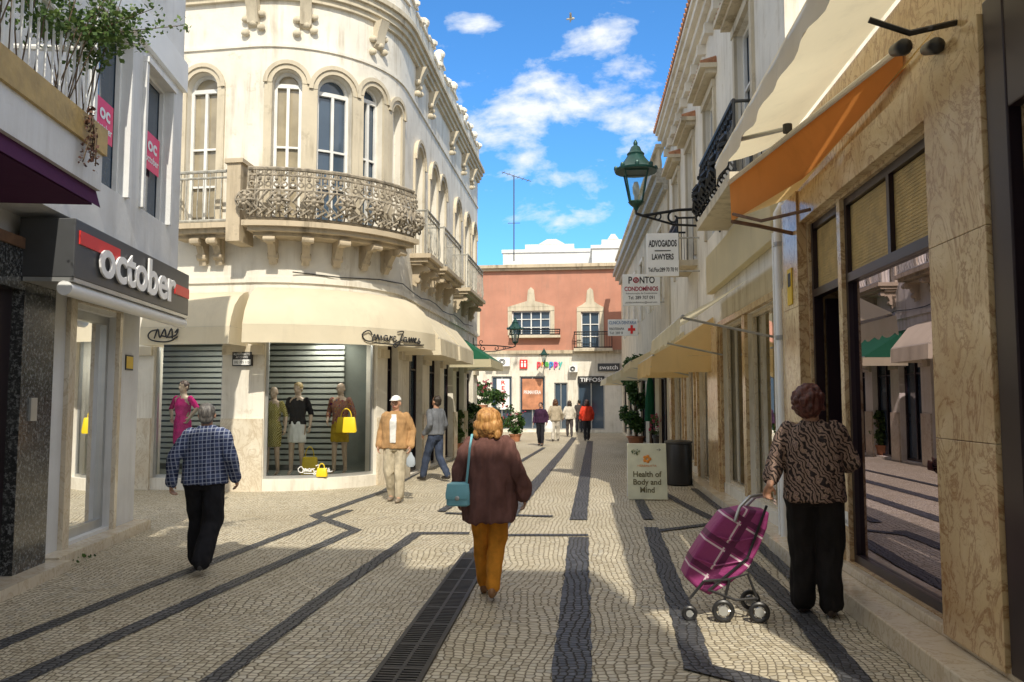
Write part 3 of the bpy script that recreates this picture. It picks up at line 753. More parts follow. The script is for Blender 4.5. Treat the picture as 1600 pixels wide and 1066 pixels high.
text('20:54',PL.P(a0,z0,-.305),UL,(0,0,1),a1-a0,z1-z0+.02,M['led'],t,'digits',ext=0)
a0,z0=HL(122,812,-.2); a1,z1=HL(142,775,-.2)
mb=MB(); mb.pbox(PL,a0,a1,z0,z1,-.22,-.215); setp(mb.build('leaflet',M['signw']),'white paper leaflet stuck low inside the left shop window','leaflet')
mb=MB(); mb.pbox(PL,gl0-.16,gl0-.01,.12,2.78,.0,.05).pbox(PL,gl1+.01,gl1+.1,.12,2.78,0,.05).pbox(PL,gl0-.16,gl1+.1,2.78,2.9,0,.05); mb.build('stone_surround',M['marbp'],lb)
mb=MB(); mb.pbox(PL,HL(84,600,.1)[0]+.0,E+.02,0,.12,0,.22); mb.build('kerb_step',M['marbp'],lb)
mb=MB(); mb.pbox(PL,0,HL(84,600,.1)[0]-.002,0,.1,0,.34); mb.build('kerb_step',M['marbp'],lb)
ag=HL(82,600,.14)[0]
mb=MB(); mb.pbox(PL,ag-.62,ag,.1,3.1,.0,.14); mb.build('granite_pillar',M['gran'],lb)
mb=MB(); mb.pbox(PL,ag-3.5,ag-1.5,.1,3.1,0,.14); mb.build('granite_pillar',M['gran'],lb)
mb=MB(); mb.pbox(PL,ag-1.5,ag-.62,2.72,3.1,0,.14); mb.build('granite_lintel',M['gran'],lb)
mb=MB(); mb.pbox(PL,ag-1.5,ag-.62,.1,2.72,.0,.03); dn=mb.build('dark_door',M['dark'],lb)
mb=MB(); mb.pbox(PL,ag-.45,ag-.33,1.5,1.72,.14,.16); mb.build('intercom',M['steel'],dn)
mb=MB(); mb.pbox(PL,0,E-3.3,3.1,3.2,.02,.16); mb.build('wood_fascia',M['wood'],lb)
a0,z0=HL(196,578,.01); a1,z1=HL(209,556,.01)
t=thing('small_plate','small black and yellow plate on the white pillar under the dark sign band','sign',tuple(PL.P(a0,z0,.01)))
mb=MB(); mb.pbox(PL,a0,a1-.02,z0,z1,.003,.015); mb.build('plate',M['ink'],t)
mb=MB(); mb.pbox(PL,a0+.015,a1-.035,z0+.02,z1-.02,.015,.018); mb.build('yellow_field',M['yel'],t)
a0=B0-.15; a1=E+.08
sg=thing('shop_sign','long dark grey sign band with white lettering and a red stripe above the left shop','sign',tuple(PL.P((a0+a1)/2,2.8,.5)))
mb=MB(); mb.pbox(PL,a0,a1,2.84,3.4,.1,.6); mb.build('sign_box',M['sign'],sg,bevel=.01)
mb=MB(); mb.pbox(PL,a0+.08,a0+1.05,3.17,3.3,.6,.612); mb.build('red_stripe',M['red'],sg)
mb=MB(); mb.pbox(PL,a1-.6,a1-.02,3.07,3.2,.6,.612); mb.build('red_stripe',M['red'],sg)
ta=HL(152,400,.6)[0]; tb=HL(271,430,.6)[0]
text('october',PL.P(ta,2.93,.614),UL,(0,0,1),tb-ta,.42,M['letw'],sg,bold=.022,ext=.02)
mb=MB(); mb.tube([PL.P(a0+.0,2.74,.52),PL.P(a1-.0,2.74,.52)],.07,12); mb.build('roller',M['signw'],sg,True)
mb=MB(); mb.pbox(PL,a0,a1,2.80,2.839,.15,.6); mb.build('under_panel',M['steel'],sg)
bt=B0-1.1; bl=thing('plant_balcony','brown edged balcony with white bar railing hung with plants, top left','balcony',tuple(PL.P(bt-2,3.5,.8)))
mb=MB(); mb.pbox(PL,0,bt,3.42,3.72,.46,1.2); mb.build('slab',M['white2'],bl)
mb=MB(); mb.pbox(PL,0,bt+.02,3.72,3.94,1.0,1.23); mb.build('wooden_planter',M['brass'],bl)
mb=MB(); mb.tube([PL.P(0,4.62,1.1),PL.P(bt,4.62,1.1)],.028,8); mb.tube([PL.P(0,3.98,1.1),PL.P(bt,3.98,1.1)],.02,8); mb.tube([PL.P(bt,4.62,.46),PL.P(bt,4.62,1.1)],.028,8)
k=0
while k*.115<6: mb.tube([PL.P(bt-k*.115,3.9,1.1),PL.P(bt-k*.115,4.62,1.1)],.011,5); k+=1
mb.build('railing',M['frame'],bl,True)
mb=MB(); mb.pbox(PL,0,bt-.02,3.3,3.36,.2,1.14); mb.poly([PL.P(0,3.42,1.16),PL.P(bt,3.42,1.16),PL.P(bt,3.28,1.2),PL.P(0,3.28,1.2)]); 
o=mb.build('awning',M['purple']); setp(o,'dark purple awning folded under the plant balcony at the left edge','awning')
t=thing('balcony_plant','leafy green shrub growing over the white balcony railing at top left','plant',tuple(PL.P(bt-.6,3.9,1.0)))
mb=MB(); br=MB()
for i in range(26):
    a=bt-random.uniform(-.05,1.5); c0=PL.P(a,3.95,1.05); tip=c0+V((random.uniform(-.2,.35),random.uniform(-.3,.25),random.uniform(.6,1.4)))
    mid=c0.lerp(tip,.5)+V((0,0,.12)); br.tube([c0,mid,tip],[.006,.005,.003],5)
    for _ in range(5): mb.clump(mid.lerp(tip,random.uniform(-.1,1.1))+V((random.gauss(0,.07),random.gauss(0,.07),0)),(.13,.13,.09),24,.05)
for i in range(5):
    c0=PL.P(bt-.2,4.65,1.1); tip=c0+V((random.uniform(.15,.6),random.uniform(.0,.5),random.uniform(.0,.35))); br.tube([PL.P(bt-.4,3.95,1.05),c0,tip],[.006,.005,.003],5)
    for k in range(5): mb.clump(c0.lerp(tip,k/4),(.1,.1,.08),20,.045)
br.build('stem',M['bark'],t); mb.build('foliage',M['leaf2'],t,flip=False)
t=thing('trailing_plant','dry brown trailing plant hanging down from the balcony planter','plant',tuple(PL.P(bt-.35,3.2,1.26)))
mb=MB(); br=MB(); c0=PL.P(bt-.42,3.95,1.27)
for i in range(5):
    e=c0+V((random.uniform(-.05,.06),random.uniform(-.08,.08),-random.uniform(.25,.5))); br.tube([c0,c0.lerp(e,.5)+V((.03,0,0)),e],.005,4)
    for k in range(6): mb.clump(c0.lerp(e,k/5),(.035,.035,.05),6,.035)
br.build('stem',M['bark'],t); mb.build('foliage',M['flowerd'],t,flip=False)
# ------------------------------------------------------------------ near right shop (marble)
PR=Path([(2.4,-3),(2.4,9.4)],-1); RS=2.4
rb=thing('marble_shop','yellow marble shop front with dark framed display window on the right','building',(3,5,0))
def aR_(Y): return Y+3
op=[(aR_(5.6),aR_(7.62),.24,3.57,False),(aR_(7.72),aR_(8.68),.22,3.57,False),(aR_(2.6),aR_(4.5),.35,3.5,False)]
mb=MB(); wall_panel(mb,PR,aR_(RS),PR.L,.0,4.7,op,.3); mb.poly([(2.4,9.4,0),(9,9.4,0),(9,9.4,4.7),(2.4,9.4,4.7)]); mb.poly([(2.4,RS,0),(9,RS,0),(9,RS,4.7),(2.4,RS,4.7)])
mb.poly([(2.4,RS,4.69),(2.4,9.4,4.69),(9,9.4,4.69),(9,RS,4.69)]); mb.build('wall',M['marb'],rb)
def pil(y0,y1):
    mb=MB()
    for z0,z1 in ((.2,1.45),(1.453,2.7),(2.703,3.95)): mb.pbox(PR,aR_(y0),aR_(y1),z0,z1,0,.1)
    mb.build('marble_pilaster',M['marb'],rb,bevel=.004)
pil(4.74,5.5); pil(8.74,9.38)
mb=MB(); mb.pbox(PR,aR_(5.5)+.004,aR_(8.74)-.004,3.6,3.93,0,.08); mb.build('marble_lintel',M['marb'],rb,bevel=.006)
mb=MB(); mb.pbox(PR,aR_(RS),PR.L,0,.16,0,.32); mb.build('marble_step',M['marbp'],rb,bevel=.01)
mb=MB(); mb.pbox(PR,aR_(RS),aR_(7.7),.16,.235,0,.07); mb.build('marble_sill',M['marbp'],rb,bevel=.01)
mb=MB(); mb.pbox(PR,aR_(4.5),aR_(4.72),.2,4.0,0,.08); mb.pbox(PR,aR_(RS),aR_(4.5),.2,.42,0,.07).pbox(PR,aR_(RS),aR_(4.5),3.3,4.0,0,.075).pbox(PR,aR_(RS),aR_(2.65),.42,3.3,0,.07); fr0=mb.build('dark_shop_frame',M['dark'],rb,bevel=.01)
mb=MB(); mb.poly([PR.P(aR_(2.6),.3,-.02),PR.P(aR_(4.5),.3,-.02),PR.P(aR_(4.5),3.4,-.02),PR.P(aR_(2.6),3.4,-.02)]); mb.build('pane',M['glr'],fr0)
f=MB(); A0,A1=aR_(5.6),aR_(7.62)
f.pbox(PR,A0,A0+.05,.24,3.57,-.12,-.04).pbox(PR,A1-.06,A1,.24,3.57,-.12,-.04).pbox(PR,A0+.05,A1-.06,.24,.31,-.12,-.04).pbox(PR,A0+.05,A1-.06,3.5,3.57,-.12,-.04).pbox(PR,A0+.05,A1-.06,2.78,2.86,-.12,-.03)
am=aR_(6.55); f.pbox(PR,am-.03,am+.03,2.86,3.5,-.12,-.04)
w=f.build('display_window',M['dark'],rb)
mb=MB(); mb.poly([PR.P(A0,.26,-.08),PR.P(A1,.26,-.08),PR.P(A1,2.8,-.08),PR.P(A0,2.8,-.08)]); mb.build('pane',M['glr'],w)
for u0,u1 in ((A0+.05,am-.03),(am+.03,A1-.06),(aR_(7.78),aR_(8.62))):
    mb=MB(); z=2.88
    while z<3.48: mb.pbox(PR,u0,u1,z,z+.025,-.11,-.08); z+=.028
    mb.build('wooden_blind',M['brass'],w)
f=MB(); A0,A1=aR_(7.72),aR_(8.68)
f.pbox(PR,A0,A0+.06,.2,3.57,-.12,-.03).pbox(PR,A1-.06,A1,.2,3.57,-.12,-.03).pbox(PR,A0+.06,A1-.06,3.5,3.57,-.12,-.04).pbox(PR,A0+.06,A1-.06,2.78,2.86,-.12,-.03)
dr_=f.build('door_frame',M['dark'],rb)
mb=MB(); mb.box(2.55,3.35,8.6,8.65,.24,2.76); lf=mb.build('door_leaf',M['dark'],rb)
mb=MB(); mb.tube([(3.25,8.58,1.0),(3.25,8.53,1.0),(3.25,8.53,1.3),(3.25,8.58,1.3)],.012,6); mb.build('handle',M['steel'],lf)
mb=MB()
for pp in ([(2.7,3,.2),(2.7,9.3,.2),(5.2,9.3,.2),(5.2,3,.2)],[(5.2,3,.2),(5.2,9.3,.2),(5.2,9.3,3.6),(5.2,3,3.6)],[(2.7,9.3,.2),(5.2,9.3,.2),(5.2,9.3,3.6),(2.7,9.3,3.6)],[(2.7,3,.2),(5.2,3,.2),(5.2,3,3.6),(2.7,3,3.6)],[(2.7,3,3.6),(2.7,9.3,3.6),(5.2,9.3,3.6),(5.2,3,3.6)]): mb.poly(pp)
mb.build('shop_room',M['dimd'],rb)
mb=MB(); mb.box(2.62,3.5,5.6,7.6,.205,.3); mb.build('display_plinth',M['wood'],rb)
t=thing('door_sticker','small black and white sticker at the foot of the dark shop door','sign',(2.42,7.62,.5)); mb=MB(); mb.pbox(PR,aR_(7.63),aR_(7.71),.55,.68,.001,.004); mb.build('sheet',M['signw'],t)
text('DRAWS',(2.394,7.705,.57),(0,-1,0),(0,0,1),.07,.04,M['ink'],t,ext=0)
# large fabric awning of the marble shop
t=thing('shop_awning','large cream fabric awning with a rolled front bar above the marble shop','awning',(1.9,6,4.1))
mb=MB(); n=18; m_=6
def fa(i,j):
    y=RS+(9.22-RS)*i/n; s=j/m_; sag=-.05*math.sin(PI*s)-.02*math.sin(PI*s)*math.cos(i*1.1)
    return V((1.56+.82*s,y,4.42+.3*s+sag))
for i in range(n):
    for j in range(m_): mb.poly([fa(i,j),fa(i+1,j),fa(i+1,j+1),fa(i,j+1)])
mb.build('fabric',M['awn2'],t,weld=True)
mb=MB()
for i in range(54):
    y0=RS+(9.22-RS)*i/54;y1=RS+(9.22-RS)*(i+1)/54
    def vz(y): return 4.17+.015*math.sin(y*6), 1.525+.018*math.sin(y*9)
    z0_,x0_=vz(y0);z1_,x1_=vz(y1); mb.poly([(1.54,y0,4.43),(1.54,y1,4.43),(x1_,y1,z1_),(x0_,y0,z0_)])
mb.build('valance',M['awn'],t,weld=True)
mb=MB(); mb.tube([(1.585,RS,4.39),(1.585,9.26,4.39)],.05,12); mb.build('front_bar',M['fascia'],t,True)
for yy in (5.0,8.3):
    mb=MB(); mb.tube([(2.38,yy,4.28),(1.98,yy-.55,4.31),(1.6,yy-.1,4.36)],.024,8); mb.build('folding_arm',M['steel'],t,True)
    mb=MB(); mb.tube([(1.98,yy-.55,4.27),(1.98,yy-.55,4.35)],.045,10); mb.build('elbow_joint',M['black'],t,True)
A_=atY(1140,288,9.15);B_=atY(1410,78,6.0);C_=atY(1262,275,7.9);D_=atY(1143,346,9.1)
def lo(tt): return D_.lerp(C_,min(1,tt*1.6)) if tt<.625 else C_.lerp(B_+V((0,0,-.16)),(tt-.625)/.375)
t=thing('orange_awning','orange edged golden fabric awning sloping out over the marble shop door','awning',(2,8,3.7))
mb=MB(); mb2=MB(); n=12
E1=V((2.36,9.15,3.98)); E2=V((2.37,5.2,4.2))
for i in range(n):
    t0,t1=i/n,(i+1)/n
    mb.poly([A_.lerp(B_,t0),A_.lerp(B_,t1),lo(t1),lo(t0)])
    mb2.poly([lo(t0)+V((.01,0,.02)),lo(t1)+V((.01,0,.02)),E1.lerp(E2,t1),E1.lerp(E2,t0)])
mb.build('orange_valance',M['orange'],t,weld=True); mb2.build('fabric',M['gold'],t,weld=True)
mb=MB(); mb.tube([A_+V((0,0,.02)),B_+V((0,0,.02))],.028,8); mb.build('front_bar',M['fascia'],t,True)
mb=MB(); mb.tube([(2.38,8.9,3.5),(1.95,8.95,3.62),tuple(D_)],.022,6); mb.build('folding_arm',M['wood'],t,True)
mb=MB(); mb.tube([(2.3,8.2,3.62),(1.9,8.6,3.6),tuple(D_+V((0,-.1,.06)))],.018,6); mb.build('folding_arm',M['wood'],t,True)
c=atY(1435,75,5.2); t=thing('spotlight','pair of black spotlight heads hanging under the canopy at top right','lamp',tuple(c))
mb=MB(); mb.tube([c+V((-.3,0,.2)),c+V((-.05,0,.1)),c+V((.25,0,.16))],.02,6); mb.build('arm',M['black'],t,True)
for dx in (-.1,.1):
    mb=MB(); mb.cap(c+V((dx,-.02,0)),c+V((dx,.12,.04)),.055,.04); mb.build('lamp_head',M['black'],t,True)
t=thing('drainpipe','white drainpipe running down the wall beside the marble pilaster','drainpipe',(2.25,9.5,0))
mb=MB(); mb.tube([(2.3,9.55,.1),(2.3,9.55,3.9),(2.36,9.55,4.0)],.05,12); mb.build('pipe',M['signw'],t,True)
mb=MB(); mb.tube([(2.3,9.75,.1),(2.3,9.75,3.7)],.03,10); mb.build('thin_pipe',M['signw'],t,True)
for z in (1.2,2.4,3.5):
    mb=MB(); mb.lathe([(.06,0),(.06,.05)],(2.3,9.55,z),12); mb.build('bracket',M['steel'],t)
t=thing('yellow_plate','small yellow notice with black lines on the wall above the shop door','sign',tuple(PR.P(aR_(9.0),2.75,.11))); mb=MB(); mb.pbox(PR,aR_(8.95),aR_(9.13),2.75,3.15,.102,.115); mb.build('plate',M['yel'],t)
mb=MB(); mb.pbox(PR,aR_(8.98),aR_(9.1),2.95,3.1,.115,.118); mb.build('print',M['ink'],t)
# ------------------------------------------------------------------ second right building
P2=Path([(2.4,9.4),(2.4,22.0)],-1); r2=thing('townhouse','tall white townhouse with tiled hoods and an iron balcony on the right side','building',(3,15,0))
def a2(Y): return Y-9.4
so=[(a2(10.0),a2(11.9),.3,2.95,False),(a2(12.1),a2(14.0),.3,2.95,False),(a2(15.3),a2(16.9),.1,2.85,False),(a2(17.5),a2(19),.3,2.85,False),(a2(19.6),a2(21.4),.3,2.85,False)]
uo=[(a2(Y)-.55,a2(Y)+.55,4.75,7.3,False) for Y in (11.7,14.9,17.6,20.2)]
mb=MB(); wall_panel(mb,P2,0,P2.L,0,9.1,so+uo,.25); mb.poly([(2.4,9.4,4.6),(9,9.4,4.6),(9,9.4,9.1),(2.4,9.4,9.1)]); mb.poly([(2.4,22,0),(9,22,0),(9,22,9.1),(2.4,22,9.1)]); mb.poly([(2.35,9.4,9.09),(2.35,22,9.09),(9,22,9.09),(9,9.4,9.09)]); mb.build('wall',M['white'],r2)
for s in so: window(P2,*s,r2,M['marbp'],M['gl'],.12,M['marb'],.09,0,None,.05,'shop_window')
for s in uo: window(P2,*s,r2,M['frame'],M['glb'],.14,M['cream'],.14,1,(.65,))
mb=MB()
for z0,z1,o in ((8.55,8.7,.1),(8.7,8.85,.2),(8.85,9.0,.3),(9.0,9.1,.36)): mb.pbox(P2,0,P2.L,z0,z1,-.02,o)
mb.build('cornice',M['white'],r2)
for s in uo:
    a=(s[0]+s[1])/2; mb=MB(); mb.pbox(P2,a-.82,a+.82,7.5,7.58,0,.2).pbox(P2,a-.88,a+.88,7.58,7.66,0,.3); mb.build('window_cornice',M['cream'],r2)
    mb=MB(); mb.prism([P2.P(a-.85,7.662,0),P2.P(a-.85,7.662,.28),P2.P(a-.85,7.69,.28),P2.P(a-.85,7.76,0)],P2.P(a+.85,0,0)-P2.P(a-.85,0,0))
    for k in range(11): mb.tube([P2.P(a-.8+k*.16,7.7,.28),P2.P(a-.8+k*.16,7.78,0)],.035,5)
    mb.build('tiled_hood',M['tile'],r2)
for k in range(14):
    a=.4+k*.92; mb=MB(); mb.pbox(P2,a-.06,a+.06,8.35,8.55,0,.16); mb.build('dentil',M['white'],r2)
mb=MB(); mb.pbox(P2,0,P2.L,9.1,9.14,-.1,.38)
k=0
while k*.2<P2.L: mb.tube([P2.P(k*.2+.1,9.15,.4),P2.P(k*.2+.1,9.35,-.6)],.05,6); k+=1
mb.build('roof_tiles',M['tile'],r2)
M['warm']=mat('warm_shop_wall',(.52,.42,.24),.7)
mb=MB()
for pp in ([(2.66,9.5,.28),(2.66,14.2,.28),(5,14.2,.28),(5,9.5,.28)],[(5,9.5,.28),(5,14.2,.28),(5,14.2,3),(5,9.5,3)],[(2.66,9.5,.28),(5,9.5,.28),(5,9.5,3),(2.66,9.5,3)],[(2.66,14.2,.28),(5,14.2,.28),(5,14.2,3),(2.66,14.2,3)],[(2.66,9.5,3),(2.66,14.2,3),(5,14.2,3),(5,9.5,3)]): mb.poly(pp)
mb.build('shop_room',M['warm'],r2)
mb=MB(); mb.poly([(4.5,15,.0),(4.5,21.9,0),(4.5,21.9,3),(4.5,15,3)]); mb.poly([(2.66,21.9,0),(4.5,21.9,0),(4.5,21.9,3),(2.66,21.9,3)]); mb.poly([(2.66,15,3),(4.5,15,3),(4.5,21.9,3),(2.66,21.9,3)]); mb.poly([(2.66,15,.05),(4.5,15,.05),(4.5,21.9,.05),(2.66,21.9,.05)]); mb.build('back_shop_room',M['dim'],r2)
for Y0,Y1 in ((9.42,9.94),(14.1,15.2),(21.45,21.95)):
    mb=MB(); mb.pbox(P2,a2(Y0),a2(Y1),0,3.0,0,.09); mb.build('stone_pilaster',M['marb'],r2,bevel=.01)
mb=MB(); mb.pbox(P2,0,P2.L,0,.13,0,.25); mb.build('marble_step',M['marbp'],r2)
s=MB(); s.pbox(P2,a2(10.35),a2(13.35),4.5,4.64,0,.5); sl=s.build('balcony_slab',M['cream'],r2)
railing(P2,a2(10.4),a2(13.3),.42,4.64,.95,M['ironb'],sl,True,.1,.2)
s=MB(); s.pbox(P2,a2(16.8),a2(18.4),4.5,4.62,0,.45); sl=s.build('balcony_slab',M['cream'],r2); railing(P2,a2(16.85),a2(18.35),.4,4.62,.9,M['ironb'],sl,False,.02)
t=thing('fascia_board','long cream fascia board running along the wall above the cream awnings','signboard',(2.3,12,3.6)); mb=MB(); mb.pbox(P2,a2(9.75),a2(14.8),3.62,4.3,.02,.14); mb.build('panel',M['awn2'],t,bevel=.01)
GB='cream awnings along the right side of the street'
PW=[(.04,3.42),(.4,3.16),(.8,2.92),(1.2,2.72),(1.22,2.52)]
awning('cream awning over the second shop front on the right, nearest of its row',P2,a2(9.95),a2(14.1),PW,M['awn2'],GB,scal=.05,ends=False)
awning('cream awning beyond the stone pilaster on the right, second of its row',P2,a2(14.7),a2(18.4),[(.04,3.2),(.6,2.8),(1.15,2.5),(1.17,2.2)],M['gold'],GB,scal=.05,ends=True)
awning('pale awning at the far end of the white townhouse, third of its row',P2,a2(18.9),a2(21.8),[(.04,3.3),(.7,2.9),(1.3,2.6),(1.32,2.45)],M['awn2'],GB,scal=.04,ends=True)
P3=Path([(2.35,22.05),(1.95,40.5)],-1); r3=thing('townhouse','grey topped narrow townhouse with roof balustrade, farther along the right side','building',(3,30,0))
u3=[(1.0+2.9*i,2.0+2.9*i,4.6,6.7,False) for i in range(6)]; s3=[(.7+3*i,2.6+3*i,.1,2.8,False) for i in range(6)]
mb=MB(); wall_panel(mb,P3,0,P3.L,0,8.1,u3+s3,.2); mb.poly([P3.P(0,0),V((9,22.05,0)),V((9,22.05,8.1)),P3.P(0,8.1)]); e=P3.P(P3.L,0); mb.poly([e,V((9,40.5,0)),V((9,40.5,8.1)),V((e.x,e.y,8.1))]); mb.poly([P3.P(0,8.09,-.02),P3.P(P3.L,8.09,-.02),V((9,40.5,8.09)),V((9,22.05,8.09))]); mb.build('wall',M['cream'],r3)
for s in u3: window(P3,*s,r3,M['frame'],M['glb'],.12,M['white'],.12,1)
for s in s3: window(P3,*s,r3,M['dark'],M['glb'],.12,None,0,1,name='shop_window')
mb=MB()
for z0,z1,o in ((7.5,7.7,.12),(7.7,7.9,.3),(7.9,8.1,.42)): mb.pbox(P3,-.02,P3.L,z0,z1,-.02,o)
mb.build('cornice',M['ironw'],r3)
mb=MB(); mb.pbox(P3,0,P3.L,8.7,8.8,.05,.3); k=0
while k*.22<P3.L: mb.lathe([(.05,0),(.07,.15),(.04,.35),(.06,.6)],P3.P(.1+k*.22,8.1,.18),8); k+=1
mb.build('balustrade',M['cream'],r3,True)
for i,(s,e,lab) in enumerate(((1,5,'ivory awning on the grey topped townhouse, nearest of its two'),(9,14,'small white awning far down the right side of the street'))):
    awning(lab,P3,s,e,[(.04,3.2),(.7,2.85),(1.25,2.55),(1.27,2.35)],M['awn2'],GB,scal=.04)
# ------------------------------------------------------------------ pink building
PP=Path([(-12,42.6),(9,42.0)],1); pk=thing('pink_building','salmon pink two storey building with white stone surrounds closing the street','building',(-2,42,0))
def HP(px,py,o=0): return PP.hit(px,py,o)
w1=(HP(800,520)[0],HP(860,520)[0],HP(830,524)[1],HP(830,486)[1],False); w2=(HP(908,520)[0],HP(937,520)[0],HP(920,545)[1],HP(920,487)[1],False); w0=(w1[0]-4,w1[1]-4,w1[2],w1[3],False)
zg=HP(850,550)[1]; zt=HP(850,420)[1]
gs=[]
for x0,x1 in ((768,800),(812,852),(866,887),(903,945)): gs.append((HP(x0,640)[0],HP(x1,640)[0],.15,HP((x0+x1)/2,588 if x0!=866 else 598)[1],False))
mb=MB(); wall_panel(mb,PP,0,PP.L,zg,zt,[w0,w1,w2],.2); mb.build('upper_wall',M['pink'],pk)
mb=MB(); wall_panel(mb,PP,0,PP.L,0,zg,gs,.2); mb.build('ground_floor_wall',M['white'],pk)
mb=MB(); mb.pbox(PP,0,PP.L,zg-.1,zg+.08,0,.15); mb.build('string_course',M['corbel'],pk)
mb=MB(); mb.pbox(PP,0,PP.L,zt-.1,zt+.03,-.1,.2).pbox(PP,0,PP.L,zt+.03,zt+.2,-.1,.32); mb.build('cornice',M['corbel'],pk)
mb=MB(); mb.poly([PP.P(0,zt,0),PP.P(PP.L,zt,0),PP.P(PP.L,zt,-9),PP.P(0,zt,-9)]); mb.build('roof',M['tile'],pk)
for w in (w0,w1,w2):
    window(PP,*w,pk,M['frame'],M['glb'],.12,M['cream'],.22,1 if w is w2 else 3,(.33,.66))
    a=(w[0]+w[1])/2; mb=MB(); zz0=w[3]+.22; hw=(w[1]-w[0])/2+.22
    mb.prism([PP.P(a-hw,zz0,0),PP.P(a+hw,zz0,0),PP.P(a+hw*.6,zz0+.15,0),PP.P(a+.22,zz0+.3,0),PP.P(a+.16,zz0+.9,0),PP.P(a,zz0+1.05,0),PP.P(a-.16,zz0+.9,0),PP.P(a-.22,zz0+.3,0),PP.P(a-hw*.6,zz0+.15,0)],PP.P(0,0,.08)-PP.P(0,0,0)); mb.build('pediment',M['cream'],pk)
for s in gs: window(PP,*s,pk,M['steel'],M['glb'],.12,None,0,1,name='shop_window')
b0=HP(897,545)[0];b1=HP(957,545)[0]; s=MB(); s.pbox(PP,b0,b1,w2[2]-.15,w2[2],0,.5); sl=s.build('balcony_slab',M['cream'],pk); railing(PP,b0+.03,b1-.03,.45,w2[2],.85,M['ironb'],sl,False,.02,.13)
b0=HP(797,530)[0];b1=HP(876,530)[0]; s=MB(); s.pbox(PP,b0,b1,w1[2]-.15,w1[2]-.02,0,.35); sl=s.build('window_ledge',M['cream'],pk); railing(PP,b0+.03,b1-.03,.3,w1[2]-.02,.3,M['ironb'],sl,False,.02,.13)
U=V((1,-.028,0))
def psign(x0,x1,y0,y1,m,lab,txt=None,tm=None,cat='sign',o=.1,bold=.01,nm='shop_sign',pad=.08,fz=(.22,.78)):
    a0=HP(x0,y1,o)[0];a1=HP(x1,y1,o)[0];z0=HP((x0+x1)/2,y1,o)[1];z1=HP((x0+x1)/2,y0,o)[1]
    t=thing(nm,lab,cat,tuple(PP.P((a0+a1)/2,z0,o)))
    if m: q=MB(); q.pbox(PP,a0,a1,z0,z1,.01,o); q.build('board',m,t)
    if txt: text(txt,PP.P(a0+(a1-a0)*pad,z0+(z1-z0)*fz[0],o),U,(0,0,1),(a1-a0)*(1-2*pad),(z1-z0)*(fz[1]-fz[0]),tm,t,bold=bold,ext=0,lift=.01)
    return t,a0,a1,z0,z1
psign(903,944,588,599,M['ink'],'black sign board with white capitals on the far white shop front','TIFFOSI',M['letw'])
psign(934,968,568,580,M['sign'],'dark grey sign board at the far right end of the white shop fronts','swatch',M['letw'])
t,a0,a1,z0,z1=psign(812,824,562,576,M['red'],'square red sign with two white figures on the far white wall'); 
q=MB()
for u in (.3,.7):
    q.ell(PP.P(a0+(a1-a0)*u,z0+(z1-z0)*.75,.11),(.05,.02,.05),None,8,6); q.pbox(PP,a0+(a1-a0)*u-.05,a0+(a1-a0)*u+.05,z0+.08,z0+(z1-z0)*.6,.1,.12)
q.build('figures',M['letw'],t)
cols=[(.75,.05,.08),(.8,.35,.03),(.1,.45,.1),(.05,.25,.65),(.7,.05,.35),(.1,.5,.45)]
t=thing('shop_sign','multicoloured letters of a shop name on the far white wall','sign',tuple(PP.P(HP(860,572)[0],HP(860,572)[1],.1)))
zb_=HP(860,573,.1)[1]; xx=839.0
for i,ch in enumerate('preppy'):
    wd=4.0 if ch=='r' else 6.2
    a0=HP(xx,572,.1)[0]; a1=HP(xx+wd,572,.1)[0]; lowr=ch in 'py'; xx+=wd+1.0
    text(ch,PP.P(a0,zb_-(.1 if lowr else 0),.05),U,(0,0,1),a1-a0,.36 if lowr else .26,mat('letter_colour',cols[i],.5,.03),t,'letter',bold=.03,ext=.03)
psign(816,848,592,640,mat('poster_orange',(.5,.22,.12),.5,.4,2),'orange and brown poster in the far shop window','PRIMAVERA',M['letw'],'poster',.03,nm='window_poster',fz=(.5,.62))
psign(776,796,592,640,M['signw'],'white banner with red letters on the far left shop front','R\nE\nB\nA\nJ',M['red'],'banner',.05,.02,'banner',.3,(.06,.94))
for i,(x0,x1,y0,y1) in enumerate(((778,798,560,573),(762,772,561,573),(890,903,572,582))):
    a0=HP(x0,y1)[0];a1=HP(x1,y1)[0];z0=HP(x0,y1)[1];z1=HP(x0,y0)[1]
    t=thing('air_conditioner',['white air conditioner box on the far wall beside the red sign','small air conditioner box at the far left end of the white wall','pale air conditioner box above the far dark sign board'][i],'air conditioner',tuple(PP.P(a0,z0,.2)))
    q=MB(); q.pbox(PP,a0,a1,z0,z1,.05,.4); q.build('casing',M['signw'],t,bevel=.01); q=MB(); c=PP.P((a0*1.2+a1*.8)/2,(z0+z1)/2,.41); q.ring(c,(z1-z0)*.35,(1,0,0),(0,0,1),.02,14,5); q.ring(c,(z1-z0)*.2,(1,0,0),(0,0,1),.02,12,5); q.build('fan_grille',M['ink'],t)
